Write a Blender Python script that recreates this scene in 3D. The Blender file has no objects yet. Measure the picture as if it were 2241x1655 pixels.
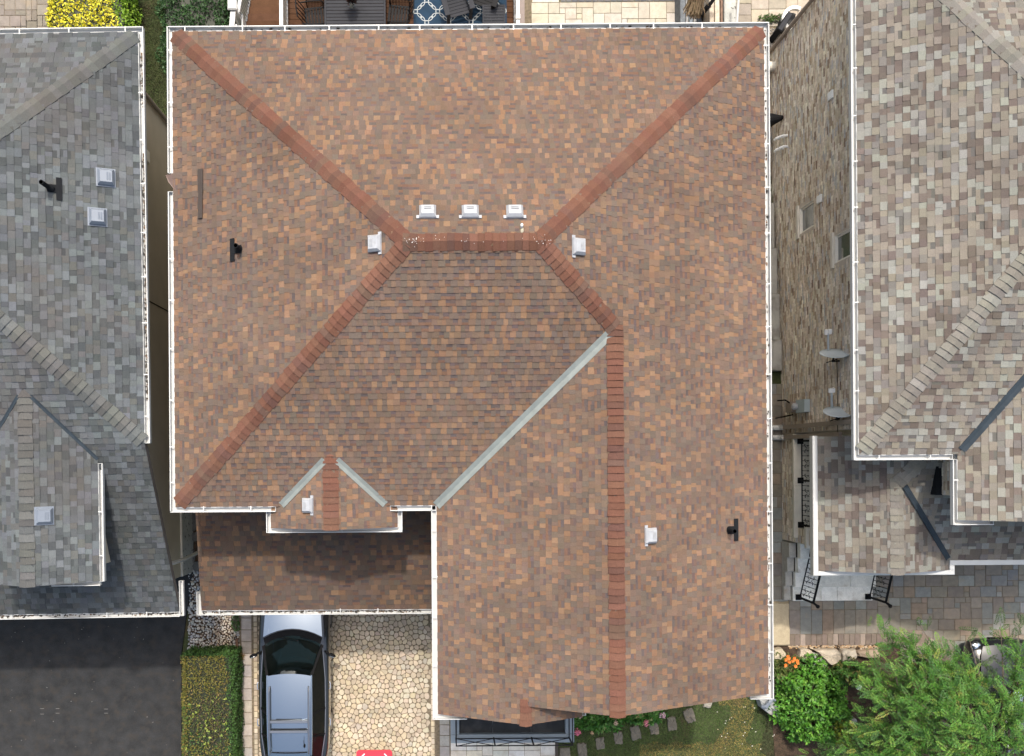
import bpy, math, random
from mathutils import Vector, Matrix
R = random.Random(7)
rad = math.radians
scn = bpy.context.scene
col = scn.collection

# ------------------------------------------------------------------ camera, sky, sun, exposure
H = 24.0                      # drone height above the driveway, metres
F_PX, PX, PY = 1850.0, 960.0, 1000.0      # focal length and nadir point in photo pixels (2241 x 1655)
ROLL = rad(0.4)
cam = bpy.data.cameras.new('camera')
cam.sensor_fit = 'HORIZONTAL'; cam.sensor_width = 36.0
cam.lens = 36.0 * F_PX / 2241.0
cam.shift_x = (1120.5 - PX) / 2241.0
cam.shift_y = (PY - 827.5) / 2241.0
cam.clip_start = 0.5; cam.clip_end = 1200
camo = bpy.data.objects.new('camera', cam); col.objects.link(camo)
camo.location = (0, 0, H); camo.rotation_euler = (0, 0, -ROLL)
scn.camera = camo

W = bpy.data.worlds.new('World'); scn.world = W; W.use_nodes = True
nt = W.node_tree; nt.nodes.clear()
sky = nt.nodes.new('ShaderNodeTexSky'); sky.sky_type = 'NISHITA'; sky.sun_disc = False
sky.sun_elevation = rad(62.1); sky.sun_rotation = rad(0); sky.dust_density = 10; sky.air_density = 2; sky.ozone_density = 5
bg = nt.nodes.new('ShaderNodeBackground'); bg.inputs[1].default_value = 0.15
wo = nt.nodes.new('ShaderNodeOutputWorld')
nt.links.new(sky.outputs[0], bg.inputs[0]); nt.links.new(bg.outputs[0], wo.inputs[0])
sl = bpy.data.lights.new('sun', 'SUN'); sl.energy = 2.0; sl.angle = rad(1.6); sl.color = (1.0, 0.95, 0.88)
so = bpy.data.objects.new('sun', sl); col.objects.link(so); so.rotation_euler = (rad(-27.9), 0, 0); so.location = (0, 20, 40)
vs = scn.view_settings
vs.view_transform = 'Standard'; vs.look = 'None'; vs.gamma = 1; vs.use_curve_mapping = False
vs.exposure = 0.7
scn.cycles.max_bounces = 8; scn.cycles.diffuse_bounces = 5; scn.cycles.glossy_bounces = 3

# ------------------------------------------------------------------ helpers
CR, SR = math.cos(ROLL), math.sin(ROLL)
def at(px, py, z=0.0):
    """the world point at height z that stands at photo pixel (px, py)"""
    u, v, k = px - PX, PY - py, (H - z) / F_PX
    return Vector(((CR * u + SR * v) * k, (-SR * u + CR * v) * k, z))
def proj(p):
    k = F_PX / (H - p[2])
    return (PX + (CR * p[0] - SR * p[1]) * k, PY - (SR * p[0] + CR * p[1]) * k)
def V(*a): return Vector(a)

def wloc(o):
    v = Vector((0, 0, 0))
    while o is not None:
        v = v + o.location; o = o.parent
    return v
def tag(o, label=None, cat=None, group=None, kind=None):
    if label: o['label'] = label
    if cat: o['category'] = cat
    if group: o['group'] = group
    if kind: o['kind'] = kind
    return o
def thing(name, label, cat, loc, group=None):
    o = bpy.data.objects.new(name, None); o.empty_display_size = .2; col.objects.link(o)
    o.location = loc
    return tag(o, label, cat, group)

class MB:
    def __init__(s): s.v, s.f, s.c = [], [], []
    def face(s, pts, c=(1, 1, 1)):
        n = len(s.v); s.v += [tuple(p) for p in pts]; s.f.append(tuple(range(n, n + len(pts)))); s.c.append(c)
    def mesh(s, vs, fs, c=(1, 1, 1)):
        n = len(s.v); s.v += [tuple(p) for p in vs]
        for f in fs: s.f.append(tuple(n + i for i in f)); s.c.append(c)
    def hexa(s, b, t, c=(1, 1, 1)):
        """b, t: lower and upper rings of equal length, counter-clockwise from above"""
        n = len(b); vs = list(b) + list(t)
        fs = [tuple(range(n - 1, -1, -1)), tuple(range(n, 2 * n))]
        fs += [(i, (i + 1) % n, n + (i + 1) % n, n + i) for i in range(n)]
        s.mesh(vs, fs, c)
    def box(s, x0, x1, y0, y1, z0, z1, c=(1, 1, 1), ch=0):
        if ch:
            b = [(x0, y0, z0), (x1, y0, z0), (x1, y1, z0), (x0, y1, z0)]
            m = [(x0, y0, z1 - ch), (x1, y0, z1 - ch), (x1, y1, z1 - ch), (x0, y1, z1 - ch)]
            t = [(x0 + ch, y0 + ch, z1), (x1 - ch, y0 + ch, z1), (x1 - ch, y1 - ch, z1), (x0 + ch, y1 - ch, z1)]
            vs = b + m + t
            fs = [(3, 2, 1, 0), (8, 9, 10, 11)]
            for i in range(4):
                j = (i + 1) % 4
                fs += [(i, j, 4 + j, 4 + i), (4 + i, 4 + j, 8 + j, 8 + i)]
            s.mesh(vs, fs, c); return
        s.hexa([(x0, y0, z0), (x1, y0, z0), (x1, y1, z0), (x0, y1, z0)], [(x0, y0, z1), (x1, y0, z1), (x1, y1, z1), (x0, y1, z1)], c)
    def obox(s, o, a, b, n, la, lb, ln, c=(1, 1, 1)):
        """box centred at o with half lengths la, lb, ln along unit axes a, b, n"""
        q = lambda i, j, k: o + a * (la * i) + b * (lb * j) + n * (ln * k)
        s.hexa([q(-1, -1, -1), q(1, -1, -1), q(1, 1, -1), q(-1, 1, -1)], [q(-1, -1, 1), q(1, -1, 1), q(1, 1, 1), q(-1, 1, 1)], c)
    def bar(s, p, q, w, h=None, c=(1, 1, 1)):
        p, q = Vector(p), Vector(q); d = q - p; L = d.length
        if L < 1e-6: return
        d = d / L; up = V(0, 0, 1) if abs(d.z) < .95 else V(0, 1, 0)
        a = d.cross(up).normalized(); n = a.cross(d)
        s.obox((p + q) / 2, d, a, n, L / 2, w / 2, (h or w) / 2, c)
    def tube(s, pts, r, n=8, c=(1, 1, 1), cap=True):
        pts = [Vector(p) for p in pts]; rs = r if isinstance(r, (list, tuple)) else [r] * len(pts)
        rings = []; a = None
        for i, p in enumerate(pts):
            d = (pts[min(i + 1, len(pts) - 1)] - pts[max(i - 1, 0)]).normalized()
            if a is None:
                a = d.cross(V(0, 0, 1) if abs(d.z) < .9 else V(1, 0, 0)).normalized()
            else:
                a = (a - d * a.dot(d)).normalized()
            b = d.cross(a)
            rings.append([p + (a * math.cos(2 * math.pi * k / n) + b * math.sin(2 * math.pi * k / n)) * rs[i] for k in range(n)])
        vs = [x for g in rings for x in g]; fs = []
        for i in range(len(pts) - 1):
            for k in range(n):
                fs.append((i * n + k, i * n + (k + 1) % n, (i + 1) * n + (k + 1) % n, (i + 1) * n + k))
        if cap:
            fs.append(tuple(range(n - 1, -1, -1))); fs.append(tuple((len(pts) - 1) * n + k for k in range(n)))
        s.mesh(vs, fs, c)
    def ball(s, o, rx, ry, rz, nu=8, nv=5, c=(1, 1, 1), rot=0, jit=0):
        o = Vector(o); vs = []; cr, sr = math.cos(rot), math.sin(rot)
        for j in range(nv + 1):
            th = math.pi * j / nv
            for i in range(nu):
                ph = 2 * math.pi * i / nu; q = 1 + (R.uniform(-jit, jit) if jit else 0)
                x, y, z = rx * math.sin(th) * math.cos(ph) * q, ry * math.sin(th) * math.sin(ph) * q, rz * math.cos(th) * q
                vs.append((o.x + cr * x - sr * y, o.y + sr * x + cr * y, o.z + z))
        fs = [(j * nu + i, (j + 1) * nu + i, (j + 1) * nu + (i + 1) % nu, j * nu + (i + 1) % nu) for j in range(nv) for i in range(nu)]
        s.mesh(vs, fs, c)
    def build(s, name, mat, parent=None, loc=None, smooth=False, kind=None, label=None):
        if loc is None: loc = Vector((0, 0, 0))
        base = wloc(parent) + Vector(loc) if parent else Vector(loc)
        bx, by, bz = base
        me = bpy.data.meshes.new(name)
        me.from_pydata([(x - bx, y - by, z - bz) for x, y, z in s.v], [], s.f)
        at_ = me.attributes.new('tint', 'FLOAT_COLOR', 'FACE')
        flat = []
        for c in s.c: flat += [c[0], c[1], c[2], 1.0]
        at_.data.foreach_set('color', flat)
        if smooth: me.polygons.foreach_set('use_smooth', [True] * len(s.f))
        if isinstance(mat, str): mat = M[mat]
        me.materials.append(mat)
        o = bpy.data.objects.new(name, me); col.objects.link(o); o.location = loc
        if parent: o.parent = parent
        if kind: o['kind'] = kind
        if label: o['label'] = label
        return o

# ------------------------------------------------------------------ materials
M = {}
def mk(name, c=(.5, .5, .5), rough=.85, var=.12, scale=6.0, tint=False, bump=0.0, bscale=60.0, metal=0.0, coat=0.0, grain=0.0, gscale=180.0,
       stain=None, trans=0.0, spec=None):
    m = bpy.data.materials.new(name); m.use_nodes = True; t = m.node_tree; n = t.nodes; L = t.links
    b = n['Principled BSDF']; b.inputs['Roughness'].default_value = rough; b.inputs['Metallic'].default_value = metal
    if spec is not None: b.inputs['Specular IOR Level'].default_value = spec
    if coat: b.inputs['Coat Weight'].default_value = coat; b.inputs['Coat Roughness'].default_value = .04
    if trans: b.inputs['Transmission Weight'].default_value = trans
    geo = n.new('ShaderNodeNewGeometry')
    if tint:
        a = n.new('ShaderNodeAttribute'); a.attribute_name = 'tint'; cur = a.outputs['Color']
        if c != (.5, .5, .5):
            x = n.new('ShaderNodeMix'); x.data_type = 'RGBA'; x.blend_type = 'MULTIPLY'; x.inputs[0].default_value = 1
            L.new(cur, x.inputs[6]); x.inputs[7].default_value = (*c, 1); cur = x.outputs[2]
    else:
        r = n.new('ShaderNodeRGB'); r.outputs[0].default_value = (*c, 1); cur = r.outputs[0]
    def mod(cur, sc, amt, det=4.0, ro=.55):
        z = n.new('ShaderNodeTexNoise'); z.inputs['Scale'].default_value = sc; z.inputs['Detail'].default_value = det; z.inputs['Roughness'].default_value = ro
        L.new(geo.outputs['Position'], z.inputs['Vector'])
        mr = n.new('ShaderNodeMapRange'); mr.inputs[1].default_value = .3; mr.inputs[2].default_value = .7
        mr.inputs[3].default_value = 1 - amt; mr.inputs[4].default_value = 1 + amt
        L.new(z.outputs[0], mr.inputs[0])
        x = n.new('ShaderNodeVectorMath'); x.operation = 'SCALE'
        L.new(cur, x.inputs[0]); L.new(mr.outputs[0], x.inputs['Scale']); return x.outputs[0], z
    if var: cur, _ = mod(cur, scale, var)
    if grain: cur, _ = mod(cur, gscale, grain, 2.0, .7)
    if stain:
        sc, lo, hi, c2 = stain[:4]
        z = n.new('ShaderNodeTexNoise'); z.inputs['Scale'].default_value = sc; z.inputs['Detail'].default_value = 6
        L.new(geo.outputs['Position'], z.inputs['Vector'])
        mr = n.new('ShaderNodeMapRange'); mr.inputs[1].default_value = lo; mr.inputs[2].default_value = hi; mr.inputs[4].default_value = stain[4] if len(stain) > 4 else 1
        L.new(z.outputs[0], mr.inputs[0])
        x = n.new('ShaderNodeMix'); x.data_type = 'RGBA'; L.new(mr.outputs[0], x.inputs[0]); L.new(cur, x.inputs[6]); x.inputs[7].default_value = (*c2, 1)
        cur = x.outputs[2]
    L.new(cur, b.inputs['Base Color'])
    if bump:
        z = n.new('ShaderNodeTexNoise'); z.inputs['Scale'].default_value = bscale; z.inputs['Detail'].default_value = 4
        L.new(geo.outputs['Position'], z.inputs['Vector'])
        q = n.new('ShaderNodeBump'); q.inputs['Strength'].default_value = bump; q.inputs['Distance'].default_value = .02
        L.new(z.outputs[0], q.inputs['Height']); L.new(q.outputs[0], b.inputs['Normal'])
    M[name] = m; return m

mk('shingle', tint=True, rough=.92, var=.13, scale=.55, grain=.20, gscale=70, bump=.35, bscale=160, spec=.2, stain=(.42, .54, .80, (.105, .082, .070), .42))
mk('deck_felt', (.10, .085, .075), rough=.95)
mk('white_metal', (.48, .48, .465), rough=.38, var=.05, scale=3, stain=(7, .60, .80, (.52, .50, .46)))
mk('white_vent', (.34, .35, .37), rough=.42, var=.10, scale=9, stain=(12, .58, .8, (.16, .14, .12), .5))
mk('grey_vent', (.165, .19, .23), rough=.4, var=.06, scale=6)
mk('flashing', (.20, .22, .205), rough=.5, var=.12, scale=5, metal=.15)
mk('dark_flashing', (.030, .040, .050), rough=.75, var=.15, scale=4, spec=.12)
mk('black_plastic', (.012, .013, .015), rough=.8, var=.1, spec=.1)
mk('iron', (.008, .008, .009), rough=.6, var=.1, spec=.12)
mk('brown_metal', (.13, .085, .07), rough=.5)
mk('stucco', (.46, .40, .30), rough=.95, var=.06, scale=2, bump=.2, bscale=90)
mk('brick', tint=True, rough=.95, var=.16, scale=14, grain=.18, gscale=90, bump=.4, bscale=70, spec=.15)
mk('mortar', (.50, .44, .37), rough=.97, var=.12, scale=3)
mk('concrete', (.36, .35, .32), rough=.95, var=.16, scale=3, bump=.3, bscale=50, stain=(2.2, .52, .75, (.13, .12, .10)))
mk('pitted', (.40, .40, .37), rough=.96, var=.14, scale=5, stain=(9, .60, .66, (.04, .04, .038)), bump=.5, bscale=18)
mk('stone', tint=True, rough=.93, var=.13, scale=7, grain=.14, gscale=60, bump=.35, bscale=45, stain=(3.5, .56, .85, (.25, .20, .14)))
mk('cobble', tint=True, rough=.9, var=.16, scale=1.6, stain=(1.1, .52, .80, (.26, .20, .14), .45), grain=.10, gscale=90, bump=.25, bscale=60)
mk('joint_soil', (.15, .118, .08), rough=1, var=.3, scale=14, stain=(6, .58, .75, (.05, .075, .02)))
mk('pebble', tint=True, rough=.8, var=.12, scale=20)
mk('asphalt', (.031, .0315, .0325), spec=.15, rough=.95, var=.25, scale=2.6, grain=.35, gscale=55, bump=.35, bscale=120, stain=(4.5, .50, .78, (.043, .038, .033)))
mk('grass', (.8, .8, .8), tint=True, rough=.85, var=.15, scale=3)
mk('lawn_soil', (.04, .05, .018), rough=1, var=.35, scale=2.5, grain=.4, gscale=40, stain=(1.2, .55, .75, (.085, .062, .03)))
mk('mulch', (.055, .035, .022), rough=1, var=.4, scale=10, grain=.5, gscale=45, bump=.8, bscale=40)
mk('leaf', (.80, .80, .80), tint=True, rough=.55, var=.12, scale=3, spec=.35)
mk('bark', (.13, .10, .075), rough=.95, var=.3, scale=12)
mk('deck_wood', tint=True, spec=.12, rough=.8, var=.14, scale=5, grain=.10, gscale=40)
mk('weathered', tint=True, rough=.9, var=.25, scale=9, grain=.2, gscale=50)
mk('grey_slat', (.040, .041, .046), rough=.8, var=.08, scale=6, spec=.08)
mk('rug_blue', (.010, .032, .062), rough=.98, var=.15, scale=4, grain=.2, gscale=90)
mk('rug_white', (.36, .38, .38), rough=.95, var=.08)
mk('straw', tint=True, rough=.95, var=.25, scale=20)
mk('balcony_metal', (.165, .20, .235), rough=.42, var=.06, scale=3)
mk('membrane', (.026, .028, .031), spec=.15, rough=.9, var=.25, scale=3, stain=(2, .55, .8, (.055, .055, .056)))
mk('rubber', (.02, .02, .02), rough=.85)
mk('car_paint_skylit', (.27, .315, .36), rough=.17, var=0, metal=.92, coat=1.0)  # hood and roof: pale sky reflection put into the paint colour
mk('car_body', (.014, .015, .017), rough=.16, var=0, metal=.2, coat=1.0)
mk('car_paint_dark', (.022, .024, .027), rough=.3, var=0, metal=.3, coat=.3)
mk('car_glass', (.012, .024, .026), rough=.03, var=0, coat=0.0, spec=.9)
M['car_glass'].node_tree.nodes['Principled BSDF'].inputs['IOR'].default_value = 1.75
mk('side_glass', (.006, .008, .008), rough=.05, var=0, spec=.2)
M['side_glass'].node_tree.nodes['Principled BSDF'].inputs['IOR'].default_value = 1.22
mk('cabin_grey', (.16, .165, .165), rough=.9)
sg = bpy.data.materials.new('screen_glass'); sg.use_nodes = True; t_ = sg.node_tree; t_.nodes.clear()
o_ = t_.nodes.new('ShaderNodeOutputMaterial'); mx = t_.nodes.new('ShaderNodeMixShader'); tr = t_.nodes.new('ShaderNodeBsdfTransparent'); gg = t_.nodes.new('ShaderNodeBsdfGlossy'); fr = t_.nodes.new('ShaderNodeFresnel')
tr.inputs[0].default_value = (.42, .55, .53, 1); gg.inputs[0].default_value = (.9, .97, 1, 1); gg.inputs['Roughness'].default_value = .02; fr.inputs[0].default_value = 1.55
t_.links.new(fr.outputs[0], mx.inputs[0]); t_.links.new(tr.outputs[0], mx.inputs[1]); t_.links.new(gg.outputs[0], mx.inputs[2]); t_.links.new(mx.outputs[0], o_.inputs[0]); M['screen_glass'] = sg
mk('car_trim', (.008, .008, .009), rough=.7, var=0, spec=.1)
mk('rail_metal', (.22, .23, .25), rough=.3, var=0, metal=.8)
mk('chrome', (.8, .8, .8), rough=.12, var=0, metal=1)
mk('red_lamp', (.35, .01, .01), rough=.1, var=0, coat=1)
mk('window_glass', (.07, .085, .085), rough=.04, var=0, spec=1.0)
M['window_glass'].node_tree.nodes['Principled BSDF'].inputs['IOR'].default_value = 1.8
mk('vinyl', (.78, .74, .66), rough=.5, var=.04)
mk('limestone', (.64, .60, .52), rough=.9, var=.08, scale=4, bump=.2, bscale=40)
mk('red_plastic', (.60, .03, .05), rough=.4, var=.04)
mk('white_plastic', (.78, .78, .76), rough=.4, var=.03)
mk('blue_grey_box', (.36, .42, .44), rough=.5, var=.06)
mk('dish_grey', (.52, .58, .62), rough=.5, var=.05)
mk('glass_clear', (.6, .65, .65), rough=.02, var=0, trans=.8)
mk('soffit_white', (.62, .62, .60), rough=.7)
mk('earth', (.10, .10, .05), rough=1, var=.4, scale=.2)
mk('tan_pipe', (.27, .22, .18), rough=.55, var=.08)
mk('petal', tint=True, rough=.6, var=.1, scale=30)

# ------------------------------------------------------------------ roofs: shingle courses cut to each face
def clip(poly, cl):
    """Sutherland-Hodgman, convex counter-clockwise clip polygon"""
    out = poly
    for i in range(len(cl)):
        (ax, ay), (bx, by) = cl[i], cl[(i + 1) % len(cl)]
        ins = lambda p: (bx - ax) * (p[1] - ay) - (by - ay) * (p[0] - ax) >= -1e-9
        res = []
        for k in range(len(out)):
            p, q = out[k], out[(k + 1) % len(out)]
            ip, iq = ins(p), ins(q)
            if ip: res.append(p)
            if ip != iq:
                d = (bx - ax) * (q[1] - p[1]) - (by - ay) * (q[0] - p[0])
                if abs(d) > 1e-12:
                    tt = -((bx - ax) * (p[1] - ay) - (by - ay) * (p[0] - ax)) / d
                    res.append((p[0] + (q[0] - p[0]) * tt, p[1] + (q[1] - p[1]) * tt))
        out = res
        if len(out) < 3: return []
    return out
def area2(p): return .5 * sum(p[i][0] * p[(i + 1) % len(p)][1] - p[(i + 1) % len(p)][0] * p[i][1] for i in range(len(p)))
def pick(pal):
    r = R.random() * sum(w for w, _ in pal)
    for w, c in pal:
        r -= w
        if r <= 0: break
    j = R.uniform(.9, 1.1)
    return (c[0] * j, c[1] * j * R.uniform(.97, 1.03), c[2] * j * R.uniform(.96, 1.04))

class Face:
    def __init__(s, A, B, polys):
        """A->B runs along the eave; polys: convex pieces (3D points) of one plane"""
        A, B = Vector(A), Vector(B); s.A = A; s.a = (B - A).normalized()
        P = [Vector(p) for p in polys[0]]
        n = Vector((0, 0, 0))
        for i in range(len(P)):
            n += (P[i] - P[0]).cross(P[(i + 1) % len(P)] - P[0])
        n.normalize()
        if n.z < 0: n = -n
        s.n = n; s.u = n.cross(s.a)
        if s.u.z < 0: s.u = -s.u
        s.p2 = []
        for pl in polys:
            q = [((Vector(p) - A).dot(s.a), (Vector(p) - A).dot(s.u)) for p in pl]
            if area2(q) < 0: q = q[::-1]
            s.p2.append(q)
        s.polys = polys
    def pt(s, a, t, h=0): return s.A + s.a * a + s.u * t + s.n * h

def course_tabs(f, pal, alt=None, e=.1275, wmin=.075, wmax=.145, tooth=(.017, .008), shade=.42, sw=None, e_off=0.0, light=None):
    """yield (pieces, projected size): pieces = list of (polygon in face coords, height at t, colour)"""
    tabs = []
    smin = min(p[0] for q in f.p2 for p in q); smax = max(p[0] for q in f.p2 for p in q)
    tmax = max(p[1] for q in f.p2 for p in q)
    k = 0; t0 = -e_off
    while t0 < tmax:
        s0 = smin - R.uniform(0, .3); up = R.random() < .5; t1 = t0 + e; joint = 0
        prev = None
        while s0 < smax:
            w = R.uniform(wmin, wmax); s1 = s0 + w
            c = f.pt((s0 + s1) / 2, (t0 + t1) / 2); x, y = proj(c)
            if -260 < x < 2500 and -200 < y < 1860:
                hl = tooth[0] if up else tooth[1]
                wig = R.uniform(-.002, .002)
                base = pick((alt[0] if up else alt[1]) if alt else pal)
                tp = t0 + e * R.uniform(.36, .56)
                rows = [(t0 + wig, t1 + .004, base)]
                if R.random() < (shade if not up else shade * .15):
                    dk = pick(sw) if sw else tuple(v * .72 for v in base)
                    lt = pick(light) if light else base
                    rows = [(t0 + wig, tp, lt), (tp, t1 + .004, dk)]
                pcs = []
                for (ta, tb, cc) in rows:
                    for q in f.p2:
                        g = clip([(s0 + .0006, ta), (s1 - .0006, ta), (s1 - .0006, tb), (s0 + .0006, tb)], q)
                        if len(g) >= 3 and area2(g) > 1e-5: pcs.append((g, t0, hl, cc))
                if pcs:
                    sz = (F_PX / (H - c.z)) ** 2 * sum(area2(g[0]) for g in pcs) * abs(f.n.dot((V(0, 0, H) - c).normalized()))
                    tabs.append((pcs, sz))
            up = not up if R.random() < (.92 if alt else .8) else up
            s0 = s1
        t0 += e; k += 1
    return tabs, f, e
def emit_tab(mb, f, e, pcs):
    for (g, t0, hl, cc) in pcs:
        h = lambda t: .001 + hl * max(0.0, 1 - .86 * (t - t0) / e)
        top = [f.pt(p[0], p[1], h(p[1])) for p in g]; bot = [f.pt(p[0], p[1], -.004) for p in g]
        mb.face(top, cc)
        for i in range(len(g)):
            j = (i + 1) % len(g)
            mb.face([bot[i], bot[j], top[j], top[i]], tuple(v * .9 for v in cc))

def lay_shingles(roof, jobs, single=300):
    """jobs: results of course_tabs; the largest in the view become parts of their own, the rest one field"""
    alltabs = [(sz, f, e, pcs) for tabs, f, e in jobs for pcs, sz in tabs]
    alltabs.sort(key=lambda r: -r[0])
    for sz, f, e, pcs in alltabs[:single]:
        mb = MB(); emit_tab(mb, f, e, pcs); mb.build('shingle', 'shingle', roof)
    mb = MB()
    for sz, f, e, pcs in alltabs[single:]: emit_tab(mb, f, e, pcs)
    mb.build('shingle_field', 'shingle', roof, kind='stuff')

def ridge_caps(roof, p, q, n1, n2, pal, step=.142, w=.172, h=.02):
    """overlapping bent cap shingles from p (low end) to q"""
    p, q = Vector(p), Vector(q); d = (q - p); L = d.length; d /= L
    n1, n2 = Vector(n1).normalized(), Vector(n2).normalized(); up = (n1 + n2).normalized()
    l1 = n1.cross(d).normalized(); l2 = d.cross(n2).normalized()
    if l1.z > 0 or (abs(l1.z) < 1e-6): pass
    mid = lambda a: p + d * a
    # the two wings lean down each plane
    if (l1.dot(n2) > 0): l1 = -l1
    if (l2.dot(n1) > 0): l2 = -l2
    k = int(L / step) + 1
    for i in range(k):
        a0, a1 = i * step, min((i + 1) * step + .03, L + .02)
        c = pick(pal); sh = R.uniform(-.008, .008); j = R.uniform(-.012, .012); ww = w + R.uniform(-.009, .009)
        def ring(a, hh, wv):
            o = mid(a) + l1 * sh
            return [o + l1 * wv + n1 * (hh * .8), o + l1 * wv * .35 + n1 * hh, o + up * hh * 1.15, o + l2 * wv * .35 + n2 * hh, o + l2 * wv + n2 * (hh * .8)]
        lo, hi = ring(a0 + j, h + .015, ww), ring(a1, h * .5, ww - .004)
        lb = [x - up * .03 for x in lo]; hb = [x - up * .03 for x in hi]
        mb = MB(); vs = lo + hi + lb + hb; fs = []
        for m_ in range(4):
            fs.append((m_, m_ + 1, 6 + m_, 5 + m_)); fs.append((10 + m_, 11 + m_, m_ + 1, m_))
        fs.append((10, 0, 5, 15)); fs.append((4, 14, 19, 9))
        mb.mesh(vs, fs, c); mb.build('ridge_cap', 'shingle', roof)

def valley(house, p, q, n1, n2, w, mat, h=.018, name='valley_flashing', parent=None):
    p, q = Vector(p), Vector(q); d = (q - p).normalized(); n1, n2 = Vector(n1).normalized(), Vector(n2).normalized()
    l1 = n1.cross(d).normalized(); l2 = d.cross(n2).normalized()
    if l1.dot(n2) < 0: l1 = -l1
    if l2.dot(n1) < 0: l2 = -l2
    mb = MB(); up = (n1 + n2).normalized()
    A = lambda o: [o + l1 * w + n1 * h, o + up * (h + .004), o + l2 * w + n2 * h]
    a, b = A(p), A(q); a2 = [x - up * .012 for x in a]; b2 = [x - up * .012 for x in b]
    mb.mesh(a + b + a2 + b2, [(0, 1, 4, 3), (1, 2, 5, 4), (6, 7, 1, 0), (7, 8, 2, 1), (3, 4, 10, 9), (4, 5, 11, 10), (0, 3, 9, 6), (2, 8, 11, 5)])
    mb.build(name, mat, parent or house)

def gutter(house, pts, out, mat='white_metal', w=.115, d=.10, hang=1.0, ends=True):
    """open trough along the eave points (roof edge), outward = out (horizontal unit vectors per segment)"""
    g = MB(); hangers = []
    for i in range(len(pts) - 1):
        p, q = Vector(pts[i]), Vector(pts[i + 1]); o = Vector(out[i]).normalized(); a = (q - p).normalized(); z = V(0, 0, 1)
        mid = (p + q) / 2; L = (q - p).length / 2
        ext0 = w if i > 0 and Vector(out[i - 1]).dot(a) < -.5 else 0
        ext1 = w if i < len(pts) - 2 and Vector(out[i + 1]).dot(a) > .5 else 0
        ext0 = max(0, ext0 - .0265)
        lo, hi = p - a * ext0, q + a * ext1; m2 = (lo + hi) / 2; L2 = (hi - lo).length / 2
        lb = p - a * (0 if i == 0 else 0); mb_, Lb = (lb + hi) / 2, (hi - lb).length / 2
        g.obox(mb_ + o * (w / 2) - z * d, a, o, z, Lb, w / 2, .003)                     # bottom
        g.obox(m2 + o * (w - .004) - z * (d / 2), a, o, z, L2, .004, d / 2 - .004)      # outer wall
        g.obox(m2 + o * (w - .006) + z * .003, a, o, z, L2, .0095, .007)                # rolled outer lip
        g.obox(mid + o * .006 - z * (d / 2 + .012), a, o, z, L, .006, d / 2)            # fascia side
        g.obox(mid + o * .008 + z * .001, a, o, z, L, .008, .003)                       # drip edge
        if ends or (0 < i < len(pts) - 2):
            pass
        if i == 0: g.obox(lo + o * (w / 2) - z * (d / 2), a, o, z, .004, w / 2, d / 2)
        if i == len(pts) - 2: g.obox(hi + o * (w / 2) - z * (d / 2), a, o, z, .004, w / 2, d / 2)
        n = int((hi - lo).length / hang)
        for k in range(n):
            b = lo + a * ((k + .35 + R.uniform(0, .3)) * hang)
            hangers.append((b, a, o, z))
    go = g.build('gutter', mat, house)
    for (b, a, o, z) in hangers:
        m = MB(); m.obox(b + o * (w / 2 - .012) + z * .010, a, o, z, .012, w / 2 + .016, .003); m.build('gutter_hanger', mat, go)
    return go

def prism(mb, pts, z0, z1, c=(1, 1, 1)):
    if area2([(p[0], p[1]) for p in pts]) < 0: pts = pts[::-1]
    mb.hexa([(p[0], p[1], z0) for p in pts], [(p[0], p[1], z1) for p in pts], c)

# ------------------------------------------------------------------ the setting: ground
def ground_z(x, y):
    s = lambda v: max(0, min(1, v)) ** 2 * (3 - 2 * max(0, min(1, v)))
    return -.06 - .80 * s((y - 1.0) / 10.0) * s((x - 6.9) / .5) - (.2 * s((y - 9.2) / 1.0) * s((2.6 - x) / .4) if y > 9 else 0)
mb = MB(); xs = [-400, -60] + [-14 + i * .5 for i in range(70)] + [60, 400]; ys = [-400, -60] + [-12 + i * .5 for i in range(64)] + [60, 400]
vs = [(x, y, ground_z(x, y)) for y in ys for x in xs]; n = len(xs)
mb.mesh(vs, [(j * n + i, j * n + i + 1, (j + 1) * n + i + 1, (j + 1) * n + i) for j in range(len(ys) - 1) for i in range(n - 1)])
mb.build('ground', 'lawn_soil', kind='structure')

# ------------------------------------------------------------------ main house
T = .43                                   # roof pitch, rise over run
ZE = 5.8
XW, XE, YN, YS = -5.67, 7.06, 9.19, -1.04
run = (YN - YS) / 2; ZR = ZE + T * run; YR = (YN + YS) / 2
XR0, XR1 = XW + run, XE - run
XG = -.05; YF = -5.54; YP = -5.15          # front wing: left eave, front of the small gable, front of the wing
XRW = (XG + XE) / 2; ZRW = ZE + T * (XE - XG) / 2
JY = YS + (XRW - XG)                       # where valley, hip and wing ridge meet
NW, NE, SW, SV = (XW, YN, ZE), (XE, YN, ZE), (XW, YS, ZE), (XG, YS, ZE)
RW, RE, J, PK = (XR0, YR, ZR), (XR1, YR, ZR), (XRW, JY, ZRW), (XRW, YP, ZRW)
house = thing('house', 'large house under a brown shingle hip roof, between a grey-roofed and a tan-roofed house', 'house', (0.5, 2.0, 0))
nN, nS, nW, nE = V(0, T, 1).normalized(), V(0, -T, 1).normalized(), V(-T, 0, 1).normalized(), V(T, 0, 1).normalized()

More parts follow.
